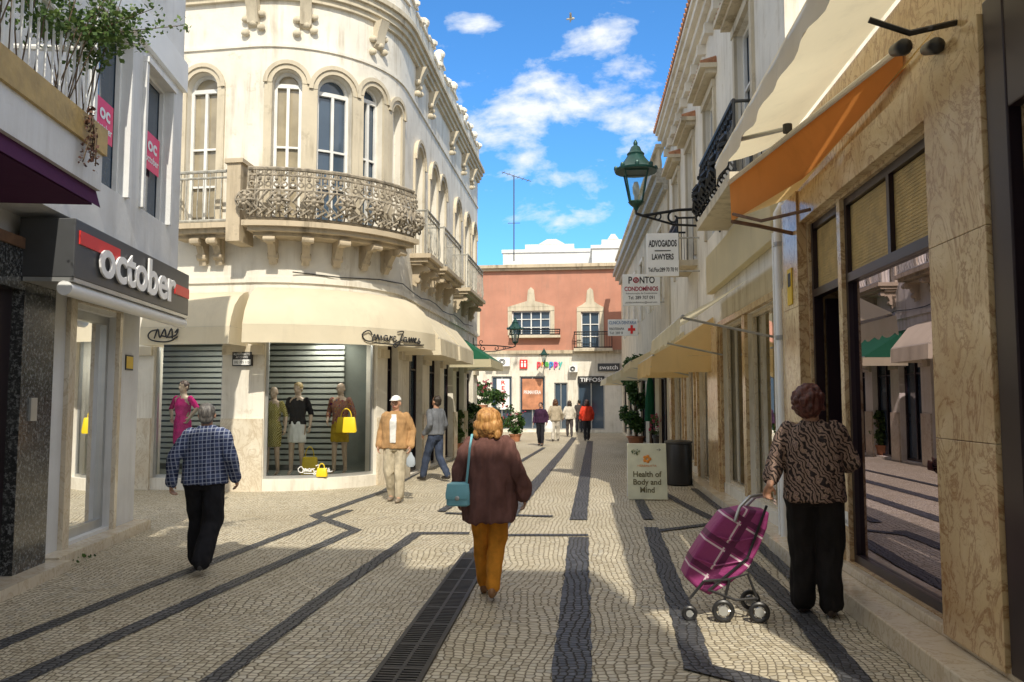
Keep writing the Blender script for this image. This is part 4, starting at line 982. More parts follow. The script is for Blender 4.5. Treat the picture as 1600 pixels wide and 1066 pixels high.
for i,(x0,x1,yt,Y) in enumerate(((786,925,384,62),(925,985,376,58))):
    p=atY(x0,yt,Y);q=atY(x1,yt,Y); t=thing('rooftop_building',['plain white rooftop building rising behind the pink facade','white flat roofed block behind the right end of the pink facade'][i],'building',((p.x+q.x)/2,Y,0))
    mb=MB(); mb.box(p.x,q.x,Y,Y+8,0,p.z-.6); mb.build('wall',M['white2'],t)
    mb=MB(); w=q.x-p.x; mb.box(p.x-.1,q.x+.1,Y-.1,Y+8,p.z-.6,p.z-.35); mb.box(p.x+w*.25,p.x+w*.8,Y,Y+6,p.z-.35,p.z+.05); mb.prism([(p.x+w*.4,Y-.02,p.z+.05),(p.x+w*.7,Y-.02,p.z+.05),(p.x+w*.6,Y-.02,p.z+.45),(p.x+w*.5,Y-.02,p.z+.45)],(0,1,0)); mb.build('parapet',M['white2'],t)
c=atY(803,392,45); tp=atY(803,275,45); t=thing('television_antenna','thin television antenna mast standing above the pink building roof','antenna',tuple(c))
mb=MB(); mb.tube([c-V((0,0,.6)),tp],.035,6); mb.build('mast',M['sign'],t)
mb=MB(); mb.tube([tp+V((-.7,0,.25)),tp+V((1.0,0,-.35))],.02,5)
for k in range(6): p=tp+V((-.6+k*.28,0,.21-k*.1)); mb.tube([p+V((-.05,-.3,-.15)),p+V((.05,.3,.15))],.014,4)
mb.build('aerial',M['sign'],t)
mb=MB(); mb.tube([c+V((-.35,0,1.6)),c+V((.35,0,1.6))],.018,5); mb.build('crossbar',M['sign'],t)
c=atY(891,30,30); t=thing('bird','small gull gliding high in the blue sky','bird',tuple(c))
mb=MB(); mb.cap(c+V((-.12,0,0)),c+V((.12,0,.02)),.035,.045,8)
mb.add([c+V((-.03,0,.03)),c+V((.07,0,.03)),c+V((.05,-.3,.1)),c+V((-.02,-.45,.05)),c+V((.05,.3,.1)),c+V((-.02,.45,.05))],[(0,1,2,3),(0,1,4,5)]); mb.build('body',M['ironw'],t)
t=thing('shadow_block','unseen plain cream block added behind the viewpoint to shade the foreground','building',(-3,-8,0))  # unseen stepped block, added to cast the shade over the near paving
mb=MB(); mb.box(-14,-5.4,-10,-5,0,13.6); mb.box(-5.38,-1.9,-10,-5,0,15.0); mb.box(-1.88,1.6,-10,-5.02,0,14.6); mb.box(1.62,3.5,-10,-5.04,0,13.6); mb.build('wall',M['cream'],t)
mb=MB(); mb.box(-8.2,-7.4,-7.5,-5.5,13.6,14.9); mb.build('shadow_stub',M['tile'],t)  # stub added to break up the edge of the block's shadow
# ------------------------------------------------------------------ street lamps
def lamp(label,loc,rz,s,L,group='green wall lanterns along the street'):
    t=thing('street_lamp',label,'street lamp',loc,rz,group,True); t.scale=(s,s,s)
    q=MB(); 
    for k in range(4):
        a=PI/4+k*PI/2; c,s_=math.cos(a),math.sin(a); q.tube([(.13*c,.13*s_,.02),(.25*c,.25*s_,.5)],.014,5)
        b=a+PI/2; q.tube([(.25*c,.25*s_,.5),(.25*math.cos(b),.25*math.sin(b),.5)],.016,5); q.tube([(.13*c,.13*s_,.02),(.13*math.cos(b),.13*math.sin(b),.02)],.014,5)
    q.lathe([(.02,-.12),(.05,-.06),(.1,-.02),(.13,.02)],seg=12); q.build('lantern_frame',M['lgreen'],t)
    q=MB(); q.lathe([(.125,.03),(.243,.495)],seg=4); 
    q.v=[(v[0]*math.cos(PI/4)-v[1]*math.sin(PI/4),v[0]*math.sin(PI/4)+v[1]*math.cos(PI/4),v[2]) for v in q.v]; q.f=q.f[:4]; q.build('lantern_glass',M['gld'],t)
    q=MB(); q.lathe([(.03,.03),(.03,.12),(.05,.16),(.055,.26),(.03,.34)],seg=12); q.build('bulb',M['letw'],t,True)
    q=MB(); q.lathe([(.33,.5),(.34,.53),(.27,.58),(.17,.70),(.13,.76),(.14,.79),(.1,.83),(.07,.9),(.03,.93),(.035,.97),(.01,1.02)],seg=16)
    for k in range(8): a=k*PI/4; q.ell((.31*math.cos(a),.31*math.sin(a),.56),(.035,.035,.05),None,6,4)
    q.build('lantern_roof',M['lgreen'],t,True)
    q=MB(); q.tube([(0,0,-.1),(0,0,-.16),(.1,0,-.2),(L*.5,0,-.12),(L,0,-.1)],.024,8)
    def spiral(cx,cz,r,t0,t1,n=18): return [(cx+r*(1-.75*i/n)*math.cos(t0+(t1-t0)*i/n),0,cz+r*(1-.75*i/n)*math.sin(t0+(t1-t0)*i/n)) for i in range(n+1)]
    q.tube(spiral(L*.76,-.24,.13,PI/2,-PI*1.6),.017,6); q.tube(spiral(L*.45,-.24,.11,PI/2,PI*2.4),.016,6); q.tube(spiral(L*.8,.02,.1,-PI/2,PI*1.4),.015,6); q.tube(spiral(L*.25,-.22,.07,PI/2,-PI*1.5),.013,6); q.tube([(L,0,-.42),(L*.8,0,-.38),(L*.45,0,-.35),(.1,0,-.2)],.018,6)
    q.tube([(L,0,-.48),(L,0,.2)],.028,8); q.build('scroll_bracket',M['ironb'],t,True)
    return t
p=atY(994,318,14.0); lamp('large green lantern on a scrolled iron bracket above the lawyers sign',tuple(p),0,1.12,(2.4-p.x)/1.12)
p=atY(805,535,27.0); lamp('green wall lantern on the far end of the left facade',tuple(p),PI,.85,(p.x+3.73)/.85)
p=atY(850,566,41.2); lamp('small dark lantern on the wall of the pink building',tuple(p),PI/2,.72,1.1)
# ------------------------------------------------------------------ projecting signs
def board(label,x0,x1,y0,y1,Y,lines,m=None,name='hanging_sign'):
    a=atY(x0,y1,Y);b=atY(x1,y0,Y); w=b.x-a.x; h=b.z-a.z
    t=thing(name,label,'sign',tuple(a),0,'white signs hanging over the right side of the street')
    q=MB(); q.box(a.x,b.x,Y,Y+.07,a.z,b.z); q.build('board',m or M['signw'],t,bevel=.008)
    q=MB(); q.tube([(b.x-.05,Y+.03,b.z-.1),(2.45,Y+.03,b.z-.1)],.018,6); q.build('mounting',M['ironw'],t)
    q=MB(); q.tube([(b.x-.05,Y+.03,a.z+.1),(2.45,Y+.03,a.z+.1)],.018,6); q.build('mounting',M['ironw'],t)
    for (s,fx0,fx1,fz0,fz1,mm,bd) in lines: text(s,(a.x+w*fx0,Y,a.z+h*fz0),(1,0,0),(0,0,1),w*(fx1-fx0),h*(fz1-fz0),mm,t,bold=bd,ext=0,lift=.006)
    return t,a,b
K=M['ink']
M['maroon']=mat('letter_maroon',(.35,.02,.05),.5,.03)
t,a,b=board('white hanging sign for lawyers with black lettering under the big lantern',1011,1060,364,432,16.5,[('ADVOGADOS',.06,.94,.68,.84,K,.03),('LAWYERS',.16,.84,.38,.52,K,.025),('Tel./Fax:289 70 70 91',.04,.96,.1,.2,K,.015)])
q=MB(); q.box(a.x+.25*(b.x-a.x),a.x+.75*(b.x-a.x),16.49,16.498,a.z+.58*(b.z-a.z),a.z+.6*(b.z-a.z)); q.build('rule',K,t)
t,a,b=board('white hanging sign of a property office with maroon and black lettering below the lawyers sign',973,1031,428,478,23,[('P',.16,.26,.70,.92,K,.02),('NTO',.46,.86,.70,.92,K,.02),('CONDOMÍNIOS',.05,.95,.46,.64,M['maroon'],.03),('Administração de Condomínios',.08,.92,.35,.42,K,.0),('Tel. 289 707 091',.15,.85,.2,.31,K,.01),('pontocondominios@email.com',.08,.92,.06,.14,K,0)])
wq=b.x-a.x;hq=b.z-a.z; q=MB(); q.ring((a.x+wq*.36,22.985,a.z+hq*.81),.068,(1,0,0),(0,0,1),.018,14,5); q.build('round_emblem',M['maroon'],t)
q=MB(); q.ell((a.x+wq*.36,22.985,a.z+hq*.8),(.022,.012,.035)); q.build('emblem_centre',M['maroon'],t)
t,a,b=board('small white clinic sign with a red cross, lowest of the hanging signs',950,996,499,525,31,[('CLINICA DENTARIA',.04,.96,.7,.9,mat('letter_blue',(.1,.2,.4),.5),.01),('FISIOTERAPIA',.05,.55,.35,.5,K,.005),('Tel: 289 8',.05,.5,.1,.25,K,.0)])
w=b.x-a.x;h=b.z-a.z; q=MB(); q.box(a.x+w*.68,a.x+w*.92,30.98,30.99,a.z+h*.3,a.z+h*.46).box(a.x+w*.76,a.x+w*.84,30.975,30.985,a.z+h*.12,a.z+h*.64); q.build('red_cross',M['red'],t)
# ------------------------------------------------------------------ street furniture
c=G(1011,780); t=thing('sandwich_board','cream folding pavement board advertising health of body and mind','sign',tuple(c))
def tilt(sgn,name,m):
    w=.33; h=.93; q=MB(); y0=c.y+sgn*.22; y1=c.y+sgn*.03
    P8=[V((c.x-w,y0,0.02)),V((c.x+w,y0,0.02)),V((c.x+w,y0+sgn*-.03,0.02)),V((c.x-w,y0+sgn*-.03,0.02))]; T=[p+V((0,y1-y0,h)) for p in P8]; q.hexa(P8+T); return q.build(name,m,t,bevel=.006),V((c.x-w,y0,.02)),V((0,y1-y0,h))
M['aboard']=mat('board_cream_green',(.70,.70,.53),.6,.12,4)
fr,O,up=tilt(-1,'front_panel',M['aboard']); tilt(1,'rear_panel',M['signw'])
text('Health of\nBody and\nMind',O+V((.09,0,0))+up*.12,(1,0,0),up,.48,.36,mat('letter_brown',(.14,.12,.05),.5),fr,bold=.02,ext=0,lift=.006)
text('→',O+V((.5,0,0))+up*.86,(1,0,0),up,.07,.05,K,fr,ext=0,lift=.006)
q=MB(); cc=O+V((.33,-.012,0))+up*.72
for k in range(5): a=k*2*PI/5; q.ell(cc+V((.045*math.cos(a),0,.045*math.sin(a))),(.03,.006,.03),None,8,5)
q.build('flower_emblem',mat('emblem_orange',(.8,.3,.05),.5),fr); q=MB(); q.clump(O+V((.13,-.012,0))+up*.85,(.1,.003,.06),25,.04); q.build('leaf_print',M['leaf2'],fr,flip=False)
text('HERBALISTA',O+V((.17,0,0))+up*.58,(1,0,0),up,.32,.035,mat('letter_orange',(.7,.25,.05),.5),fr,ext=0,lift=.006)
c=G(1061,758); t=thing('litter_bin','dark grey rounded litter bin standing behind the pavement board','bin',tuple(c))
q=MB(); q.lathe([(.22,0),(.26,.03),(.27,.4),(.27,.8),(.25,.83)],c,24); q.build('body',M['black'],t,True); q=MB(); q.lathe([(.275,.835),(.28,.87),(.22,.89),(.05,.9)],c,24); q.build('lid',M['sign'],t,True)
def potplant(label,c,pr,ph,cr,ch,lm='leaf',n=900,ls=.09,trunk=False,flow=0,pm='terra',name='potted_plant',cat='plant',group=None):
    t=thing(name,label,cat,tuple(c),0,group); q=MB(); q.lathe([(pr*.7,0),(pr*.95,ph*.85),(pr*1.08,ph*.86),(pr*1.08,ph),(pr*.9,ph),(pr*.85,ph*.92)],c,18); q.build('pot',M[pm],t,True)
    q=MB()
    if trunk: q.tube([c+V((0,0,ph*.8)),c+V((.03,0,ph+ch*.4)),c+V((0,.02,ph+ch*.8))],[.04,.03,.01],7)
    for k in range(7):
        a=random.uniform(0,6.28); q.tube([c+V((0,0,ph+(ch*.3 if trunk else 0))),c+V((cr*.6*math.cos(a),cr*.6*math.sin(a),ph+ch*random.uniform(.4,.85)))],[.015,.005],5)
    q.build('trunk' if trunk else 'stem',M['bark'],t)
    q=MB()
    for k in range(22):
        zz=random.uniform(.08,.95); rr_=cr*math.sqrt(max(.05,1-(2*zz-.95)**2)) ; a=random.uniform(0,6.28); rd=random.random()**.5*rr_*.85
        q.clump(c+V((rd*math.cos(a),rd*math.sin(a),ph+ch*zz)),(cr*.33,cr*.33,ch*.12),n//22,ls)
    q.build('foliage',M[lm],t,flip=False)
    if flow:
        q=MB()
        for k in range(flow):
            a=random.uniform(0,6.28); zz=random.uniform(.3,1.05); rd=cr*random.uniform(.5,1.05); q.clump(c+V((rd*math.cos(a),rd*math.sin(a)-.05,ph+ch*zz)),(.05,.05,.05),9,.06)
        q.build('flowers',M['flower'],t,flip=False)
    return t
c=G(994,698); potplant('tall dense potted tree beside the right hand shop fronts',c,.32,.38,.62,2.9,'leaf',4800,.13,True,name='potted_tree',cat='tree')
c=G(1034,712); potplant('round pot of pink flowers between the potted tree and the litter bin',c,.26,.62,.42,.6,'leaf2',800,.08,False,30,'ink',name='flower_pot',cat='flower pot')
for i,(x,y,pr,ph,cr,ch,fl,lab) in enumerate(((712,710,.22,.35,.38,1.0,0,'low green potted plant at the foot of the left facade, nearest of its row'),(735,704,.28,.4,.5,1.15,0,'bushy potted plant against the left facade, below the red flowers'),(774,701,.32,.4,.68,1.7,6,'large rounded potted shrub standing out from the left facade'),(805,690,.25,.3,.45,.9,14,'small potted shrub with red flowers, farthest from the left facade'),(750,690,.3,1.5,.6,1.0,34,'tall pot overflowing with red flowers near the end of the left facade'))):
    potplant(lab,G(x,y),pr,ph,cr,ch,'leaf' if i!=0 else 'leaf2',1500,.1,False,fl,group='potted plants along the left facade')
c=G(1017,706); t=thing('folded_parasol','closed dark green parasol beside the potted tree','parasol',tuple(c)); q=MB(); q.tube([c,c+V((0,0,2.6))],.025,8); q.lathe([(.28,0),(.28,.06),(.05,.1)],c,16); q.build('pole',M['wood'],t); q=MB(); q.lathe([(.2,1.0),(.17,1.6),(.12,2.2),(.03,2.62)],c,9); q.build('canopy',M['green'],t)
# ------------------------------------------------------------------ people
def hand(mb,w,d,s,n,k=1,curl=.5):
    w=V(w);d=V(d).normalized();s=V(s);s=(s-d*s.dot(d)).normalized();n=V(n);n=(n-d*n.dot(d)-s*n.dot(s)).normalized()
    M3=Matrix((s,n,d)).transposed()
    mb.ell(w+d*.045*k,(.040*k,.017*k,.054*k),M3,12,8)
    for i,L in enumerate((.066,.074,.069,.054)):
        b=w+d*.078*k+s*(.030-.020*i)*k; c1=curl*.9; c2=curl*2.0
        m_=b+(d*math.cos(c1)+n*math.sin(c1))*L*.52*k; e=m_+(d*math.cos(c2)+n*math.sin(c2))*L*.48*k
        mb.cap(b,m_,.0095*k,.0088*k,8); mb.cap(m_,e,.0088*k,.0075*k,8)
    b=w+d*.025*k+s*.032*k; m_=b+(d*.6+s*.65+n*.25)*.036*k; e=m_+(d*.85+s*.15+n*.35)*.03*k
    mb.cap(b,m_,.012*k,.0105*k,8); mb.cap(m_,e,.0105*k,.009*k,8)
DEFA=[((-.235,-.03,1.13),(-.25,.03,.88)),((.235,-.03,1.13),(.25,.03,.88))]
DEFL=[((-.095,.02,.49),(-.1,-.03,.085)),((.095,.03,.49),(.1,.03,.085))]
def person(label,loc,rz,H,top,bot,hair,skin=None,legs=DEFL,arms=DEFA,hd=None,vox=.010,head=(0,0),face=False,name='person',cat='person',group=None,shoe=(.03,.025,.022),curl=(.5,.5),bulk=1.0,stoop=0,bare=False,hat=None):
    s=H/1.7; t=thing(name,label,cat,tuple(loc),rz,group,True); t.scale=(s,s,s)
    skin=skin or M['skin']; st=V((0,stoop,-abs(stoop)*.3))
    Hr=Matrix.Rotation(head[1],3,'Z')@Matrix.Rotation(-head[0],3,'X'); piv=V((0,0,1.46))
    def hp(p): return piv+st+Hr@(V(p)-piv)
    b=MB()
    b.ell(hp((0,-.005,1.605)),(.075,.095,.098),Hr); b.ell(hp((0,.028,1.545)),(.056,.062,.068),Hr); b.cap(hp((0,.092,1.585)),hp((0,.108,1.562)),.011,.014,8)
    for x in (-1,1): b.ell(hp((x*.078,-.005,1.58)),(.012,.022,.034),Hr,8,6)
    b.ell(hp((0,.085,1.53)),(.024,.014,.012),Hr,8,6)
    b.cap(V((0,-.005,1.40))+st,hp((0,-.01,1.53)),.062,.054)
    B=bulk
    b.loft([(.86,.12*B,.08*B,0),(.95,.15*B,.10*B,0),(1.08,.125*B,.09*B,st.y*.3),(1.25,.15*B,.105*B,st.y*.7),(1.38,.16,.085,st.y),(1.44,.08,.06,st.y)],24)
    sh=[V((-.165,0,1.385))+st,V((.165,0,1.385))+st]
    for i in (0,1):
        e=V(arms[i][0]);w=V(arms[i][1]); b.cap(sh[i],e,.048,.040); b.cap(e,w,.039,.026)
        sg=-1 if i==0 else 1
        d_,s_,n_=(arms[i][2:5] if len(arms[i])>2 else ((w-e).normalized()+V((0,.1,-.5)),(0,1,0),(-sg,0,0)))
        hand(b,w,d_,s_,n_,1,curl[i])
        k=V(legs[i][0]);a=V(legs[i][1]); hip=V((sg*.088,0,.9)); b.cap(hip,k,.078,.052); b.cap(k,a,.052,.034); b.cap(a,a+V((0,.1,-.05)),.034,.026)
    remesh(b,'body',skin,t,vox*.8,2)
    if bot:
        q=MB(); r=bot['r']
        if bot.get('kind')=='skirt':
            q.loft(bot['lv'],28)
        else:
            q.loft([(.82,.13*B,.105*B,0),(.9,.165*B,.125*B,-.01),(.99,.155*B,.115*B,0),(1.06,.14*B,.10*B,0)],24)
            for i in (0,1):
                sg=-1 if i==0 else 1; k=V(legs[i][0]);a=V(legs[i][1]); hip=V((sg*.085*B,0,.88)); q.cap(hip,k,r[0],r[1],14); d_=(a-k).normalized(); q.cap(k,a-d_*.02,r[1],r[2],14)
        remesh(q,bot.get('name','trousers'),bot['m'],t,vox,3,.016,(11,11,4.5))
    if not bare:
        for i in (0,1):
            a=V(legs[i][1]); q=MB(); fl=max(0,a.z-.085)
            q.ell(a+V((0,.055,-.048)),(.044,.125,.036)); q.ell(a+V((0,-.02,-.03)),(.037,.05,.052)); q.ell(a+V((0,.12,-.055)),(.043,.06,.028))
            q.v=[(v[0],v[1],max(v[2],fl+.002)) for v in q.v]
            remesh(q,'shoe',mat('shoe_leather',shoe,.4,.1),t,.01,1)
    if top:
        q=MB(); q.loft([(z,rx,ry,cy+st.y*min(1,max(0,(z-.95)/.4))) for z,rx,ry,cy in top['lv']],32)
        sl=top['sl']; ln=top.get('len',1)
        for i in (0,1):
            e=V(arms[i][0]);w=V(arms[i][1]); q.cap(sh[i]+V((0,0,-.005)),e,sl[0],sl[1],14)
            if ln>0: q.cap(e,e.lerp(w,ln*.97),sl[1],sl[2],14)
        remesh(q,top.get('name','top'),top['m'],t,vox,4,top.get('fold',.012),(10,10,3))
    if hair:
        q=MB(); k=hair['k']; hs=hair.get('s',1)
        if k=='bald': q.ell(hp((0,-.03,1.57)),(.083,.078,.052),Hr); q.ell(hp((0,-.045,1.54)),(.06,.05,.04),Hr)
        elif k=='short': q.ell(hp((0,-.018,1.622)),(.084,.098,.093),Hr); q.ell(hp((0,-.045,1.565)),(.076,.062,.06),Hr)
        elif k=='bob':
            q.ell(hp((0,-.022,1.62)),(.094*hs,.106*hs,.099),Hr); q.ell(hp((0,-.04,1.55)),(.112*hs,.09*hs,.10),Hr); q.ell(hp((-.075*hs,.0,1.53)),(.04,.06,.1),Hr); q.ell(hp((.075*hs,.0,1.53)),(.04,.06,.1),Hr)
            for x in (-.08,-.03,.03,.08): q.ell(hp((x*hs,-.07,1.48)),(.035,.035,.05),Hr,8,6)
        elif k=='curly':
            q.ell(hp((0,-.02,1.62)),(.092*hs,.104*hs,.1*hs),Hr); q.ell(hp((0,-.045,1.56)),(.09*hs,.08*hs,.08),Hr)
            for _ in range(70):
                u=V((random.gauss(0,1),random.gauss(-.4,1),random.gauss(.3,1))).normalized()
                if u.y>.55 : continue
                q.ell(hp((u.x*.097*hs,-.02+u.y*.107*hs,1.61+u.z*.1*hs)),(.024,.024,.024),None,7,5)
        remesh(q,'hair',hair['m'],t,.008,2,.009,(30,30,8))
    if hat:
        q=MB(); q.ell(hp((0,-.005,1.635)),(.088,.106,.085),Hr)
        q.v=[(v[0],v[1],max(v[2],1.632+st.z)) for v in q.v]; q.loft([(1.628+st.z,.07,.07,.115+st.y),(1.64+st.z,.07,.07,.11+st.y)],20)
        remesh(q,'cap',hat,t,.008,1)
    if face:
        for x in (-1,1):
            q=MB(); q.ell(hp((x*.03,.088,1.60)),(.013,.008,.006)); q.build('eye',M['ink'],t)
        q=MB(); q.ell(hp((0,.097,1.528)),(.024,.006,.005)); q.build('mouth',M['maroon'],t)
    return t
def shirt(m,w=.2,hem=.92,d=.13,sl=(.062,.052,.045),name='shirt',fold=.016,hw=None,ln=1):
    hw=hw or w
    return dict(m=m,name=name,sl=sl,fold=fold,len=ln,lv=[(hem,hw,d,0),(1.02,(hw+w)/2*.97,d*.98,0),(1.15,w*.95,d*.97,0),(1.28,w,d,0),(1.37,w*.93,d*.85,0),(1.425,w*.62,d*.62,-.005),(1.46,.07,.065,-.01)])
trs=lambda m,r=(.098,.08,.07): dict(m=m,r=r)
mL=G(315,893)
person('grey haired man seen from behind in a blue checked shirt and black trousers',mL,R(6),1.68,
 shirt(plaid('check_cloth',(.085,.11,.22),(.48,.53,.66),(.02,.028,.07)),.225,.88,.15,(.078,.068,.056)),trs(cloth('black_trouser_cloth',(.02,.02,.024)),(.112,.098,.092)),
 dict(k='short',m=hairmat('grey_hair',(.05,.045,.045),(.2,.19,.18))),legs=[((-.1,.14,.51),(-.13,.2,.09)),((.1,-.02,.48),(.08,-.24,.14))],
 arms=[((-.285,-.08,1.14),(-.32,-.02,.88)),((.275,-.03,1.14),(.29,.1,.92))],bulk=1.14,stoop=.05,head=(-.25,.15),vox=.009,curl=(.7,.6),shoe=(.05,.05,.055))
cW=G(764,934)
person('woman walking away in a loose mauve brown tunic and orange trousers',cW,R(2),1.62,
 dict(m=cloth('mauve_tunic_cloth',(.17,.082,.07)),name='tunic',sl=(.072,.072,.072),fold=.034,len=.9,lv=[(.69,.245,.155,-.01),(.85,.235,.16,0),(1.0,.222,.155,0),(1.15,.212,.15,0),(1.28,.21,.14,0),(1.37,.19,.115,0),(1.43,.125,.085,-.01),(1.46,.075,.07,-.01)]),
 trs(cloth('orange_trouser_cloth',(.68,.27,.03)),(.10,.08,.062)),dict(k='bob',s=1.22,m=hairmat('copper_blonde_hair',(.28,.11,.03),(.66,.36,.12))),
 legs=[((-.075,.1,.51),(-.06,.16,.09)),((.07,.03,.48),(.04,-.16,.12))],arms=[((-.27,-.05,1.13),(-.285,.05,.89)),((.275,-.04,1.13),(.315,.06,.90))],bulk=1.1,vox=.009,head=(-.02,-.25),shoe=(.28,.14,.06))
bp=atY(716,772,cW.y-.17); t=thing('shoulder_bag','light blue shoulder bag hanging at the side of the woman in the tunic','bag',tuple(bp))
M['bag']=mat('light_blue_leather',(.20,.48,.56),.4,.08,8,.15,80)
q=MB(); q.loft([(-.1,.085,.035,0),(-.09,.1,.045,0),(.02,.1,.045,0),(.085,.09,.03,0)],24,3.5); q.shift(bp); q.build('bag_body',M['bag'],t,True)
q=MB(); q.loft([(-.04,.1,.006,-.048),(.0,.103,.012,-.05),(.085,.094,.03,-.012),(.1,.06,.02,0)],24,3.5); q.shift(bp); q.build('flap',M['bag'],t,True)
q=MB(); q.ell(bp+V((0,-.062,-.03)),(.02,.006,.02)); q.build('clasp',M['steel'],t,True)
shp=atY(738,683,cW.y-.03); q=MB(); q.tube([bp+V((.07,-.01,.08)),atY(731,735,cW.y-.2),atY(734,700,cW.y-.17),shp+V((0,-.02,.02)),shp+V((0,.06,-.0)),atY(728,715,cW.y+.14)],.011,6); q.build('strap',M['bag'],t,True)
mC=G(617,784)
par=person('older man in a white cap and tan jacket walking toward the viewer',mC,R(176),1.76,
 shirt(cloth('tan_jacket_cloth',(.44,.26,.12)),.225,.86,.145,(.073,.062,.054),'jacket'),trs(cloth('stone_trouser_cloth',(.48,.42,.31)),(.105,.085,.072)),
 dict(k='bald',m=hairmat('white_hair',(.4,.4,.38),(.6,.6,.58))),legs=[((-.09,.06,.49),(-.1,.08,.09)),((.09,.03,.48),(.09,-.12,.09))],
 arms=[((-.27,-.06,1.14),(-.27,.06,.9)),((.27,-.05,1.14),(.27,.05,.9))],bulk=1.1,face=True,hat=mat('cap_white',(.8,.8,.78),.8),shoe=(.25,.2,.15))
sc_=1.76/1.7
def loc2w(base,rz,s,p): v=Matrix.Rotation(rz,3,'Z')@V(p); return V(base)+v*s
q=MB(); q.loft([(.95,.05,.012,.148),(1.1,.055,.012,.146),(1.3,.06,.014,.142),(1.41,.045,.02,.10)],16); remesh(q,'shirt_front',cloth('white_shirt_cloth',(.75,.75,.73)),par,.008,1)
h=loc2w(mC,R(176),sc_,(-.28,.07,.80)); t=thing('plastic_bag','thin white plastic bag held by the man in the cap','bag',tuple(h))
q=MB(); q.loft([(-.24,.05,.04,0),(-.2,.08,.05,0),(-.1,.07,.05,0),(-.04,.03,.02,0),(.0,.015,.012,0)],18); q.shift(h); q.build('sack',fabric('thin_plastic',(.62,.68,.74),.5),t,True)
mH=G(680,752)
person('dark haired man in a grey hooded top and jeans beside the corner shop',mH,R(55),1.78,
 shirt(cloth('grey_hoodie_cloth',(.15,.16,.18)),.2,.93,.14,(.07,.06,.05),'hooded_top'),trs(cloth('dark_jeans_cloth',(.045,.06,.10)),(.1,.078,.065)),
 dict(k='short',m=hairmat('dark_hair',(.012,.009,.008),(.05,.035,.025))),legs=[((-.09,.16,.5),(-.1,.24,.1)),((.09,-.02,.48),(.09,-.26,.13))],
 arms=[((-.25,-.1,1.14),(-.24,.08,.95)),((.25,-.04,1.13),(.24,.12,.92))],bulk=1.0,face=True,vox=.011,head=(-.15,0))
rW=G(1277,962); rz=R(-24); Hs=1.79/1.7
tY=rW.y-.08
hw=atY(1199,772,tY); loc=(Matrix.Rotation(-rz,3,'Z')@(hw-rW))/Hs
wr=loc+V((.03,-.05,.075))
zebm=zebra('zebra_print_cloth',[(0,(.022,.017,.018)),(.38,(.06,.042,.038)),(.5,(.27,.17,.12)),(.8,(.38,.28,.21)),(1,(.20,.13,.12))],10,13)
person('woman in a brown and black print blouse gripping a trolley at the shop door',rW,rz,1.79,
 dict(m=zebm,name='blouse',sl=(.078,.07,.06),fold=.02,len=.72,lv=[(.86,.22,.165,-.01),(1.0,.215,.16,0),(1.15,.21,.15,0),(1.28,.215,.145,0),(1.37,.2,.12,0),(1.43,.12,.09,-.01),(1.46,.075,.07,-.01)]),
 trs(cloth('black_slacks_cloth',(.02,.018,.018)),(.118,.095,.09)),dict(k='curly',s=1.17,m=hairmat('dark_red_hair',(.045,.012,.01),(.17,.055,.04))),
 legs=[((-.1,.03,.49),(-.1,.02,.09)),((.09,.04,.49),(.1,-.02,.09))],arms=[((-.27,-.08,1.12),tuple(wr),(-.35,.25,-.8),(.6,.7,-.1),(.5,-.6,-.4)),((.27,.05,1.15),(.2,.22,1.1),(0,1,.1),(0,0,1),(-1,0,0))],bulk=1.2,vox=.009,head=(-.1,-.35),curl=(1.0,.6),shoe=(.05,.035,.03))
# trolley
t=thing('shopping_trolley','purple checked shopping trolley with white stripes leaning on its wheels','shopping trolley',tuple(G(1130,962)))
n=NT('purple_check_fabric'); sx=n.n('ShaderNodeSeparateXYZ'); n.set(sx.inputs[0],n.mp((1,1,1),rot=(0,R(-32),0)))
def bnd(o,fr,ph,th): return n.math('GREATER_THAN',n.math('FRACT',n.math('ADD',n.math('MULTIPLY',o,fr),ph)),th)
c1=n.mix(bnd(sx.outputs[0],4.2,.25,.94),(.30,.04,.17),(.72,.58,.64)); c1=n.mix(bnd(sx.outputs[2],4.2,.1,.94),c1,(.72,.58,.64)); c1=n.mix(bnd(sx.outputs[0],4.2,.0,.8),c1,(.12,.012,.07)); c1=n.mix(bnd(sx.outputs[2],4.2,-.15,.82),c1,(.12,.012,.07))
M['trol']=n.fin(n.bsdf(c1,.6,0,n.bump(n.noise(9,4),.6,.04),.4))
out=[(1126,800),(1160,792),(1196,797),(1192,822),(1180,852),(1165,882),(1137,905),(1104,924),(1085,914),(1066,896),(1077,868),(1098,836)]
q=MB(); A=[atY(x,y,tY) for x,y in out]; cen=sum(A,V((0,0,0)))/len(A); n_=len(A)
rings=[[cen.lerp(p,.96)+V((0,-.15,0)) for p in A],[p+V((0,-.13,0)) for p in A],[p+V((0,.13,0)) for p in A],[cen.lerp(p,.96)+V((0,.15,0)) for p in A]]
vs=sum(rings,[]); fs=[tuple(range(n_)),tuple(range(4*n_-1,3*n_-1,-1))]
for r_ in range(3):
    for k in range(n_): fs.append((r_*n_+k,r_*n_+(k+1)%n_,(r_+1)*n_+(k+1)%n_,(r_+1)*n_+k))
q.add(vs,fs); bagm=q.build('fabric_bag',M['trol'],t,True,bevel=.012)
for pl in (((1120,838),(1150,846),(1182,840)),((1085,872),(1120,884),(1162,876))):
    q=MB(); q.tube([atY(pl[0][0],pl[0][1],tY-.165),atY(pl[1][0],pl[1][1],tY-.17),atY(pl[2][0],pl[2][1],tY-.165)],.008,5); q.build('side_strap',M['trol'],t)
q=MB()
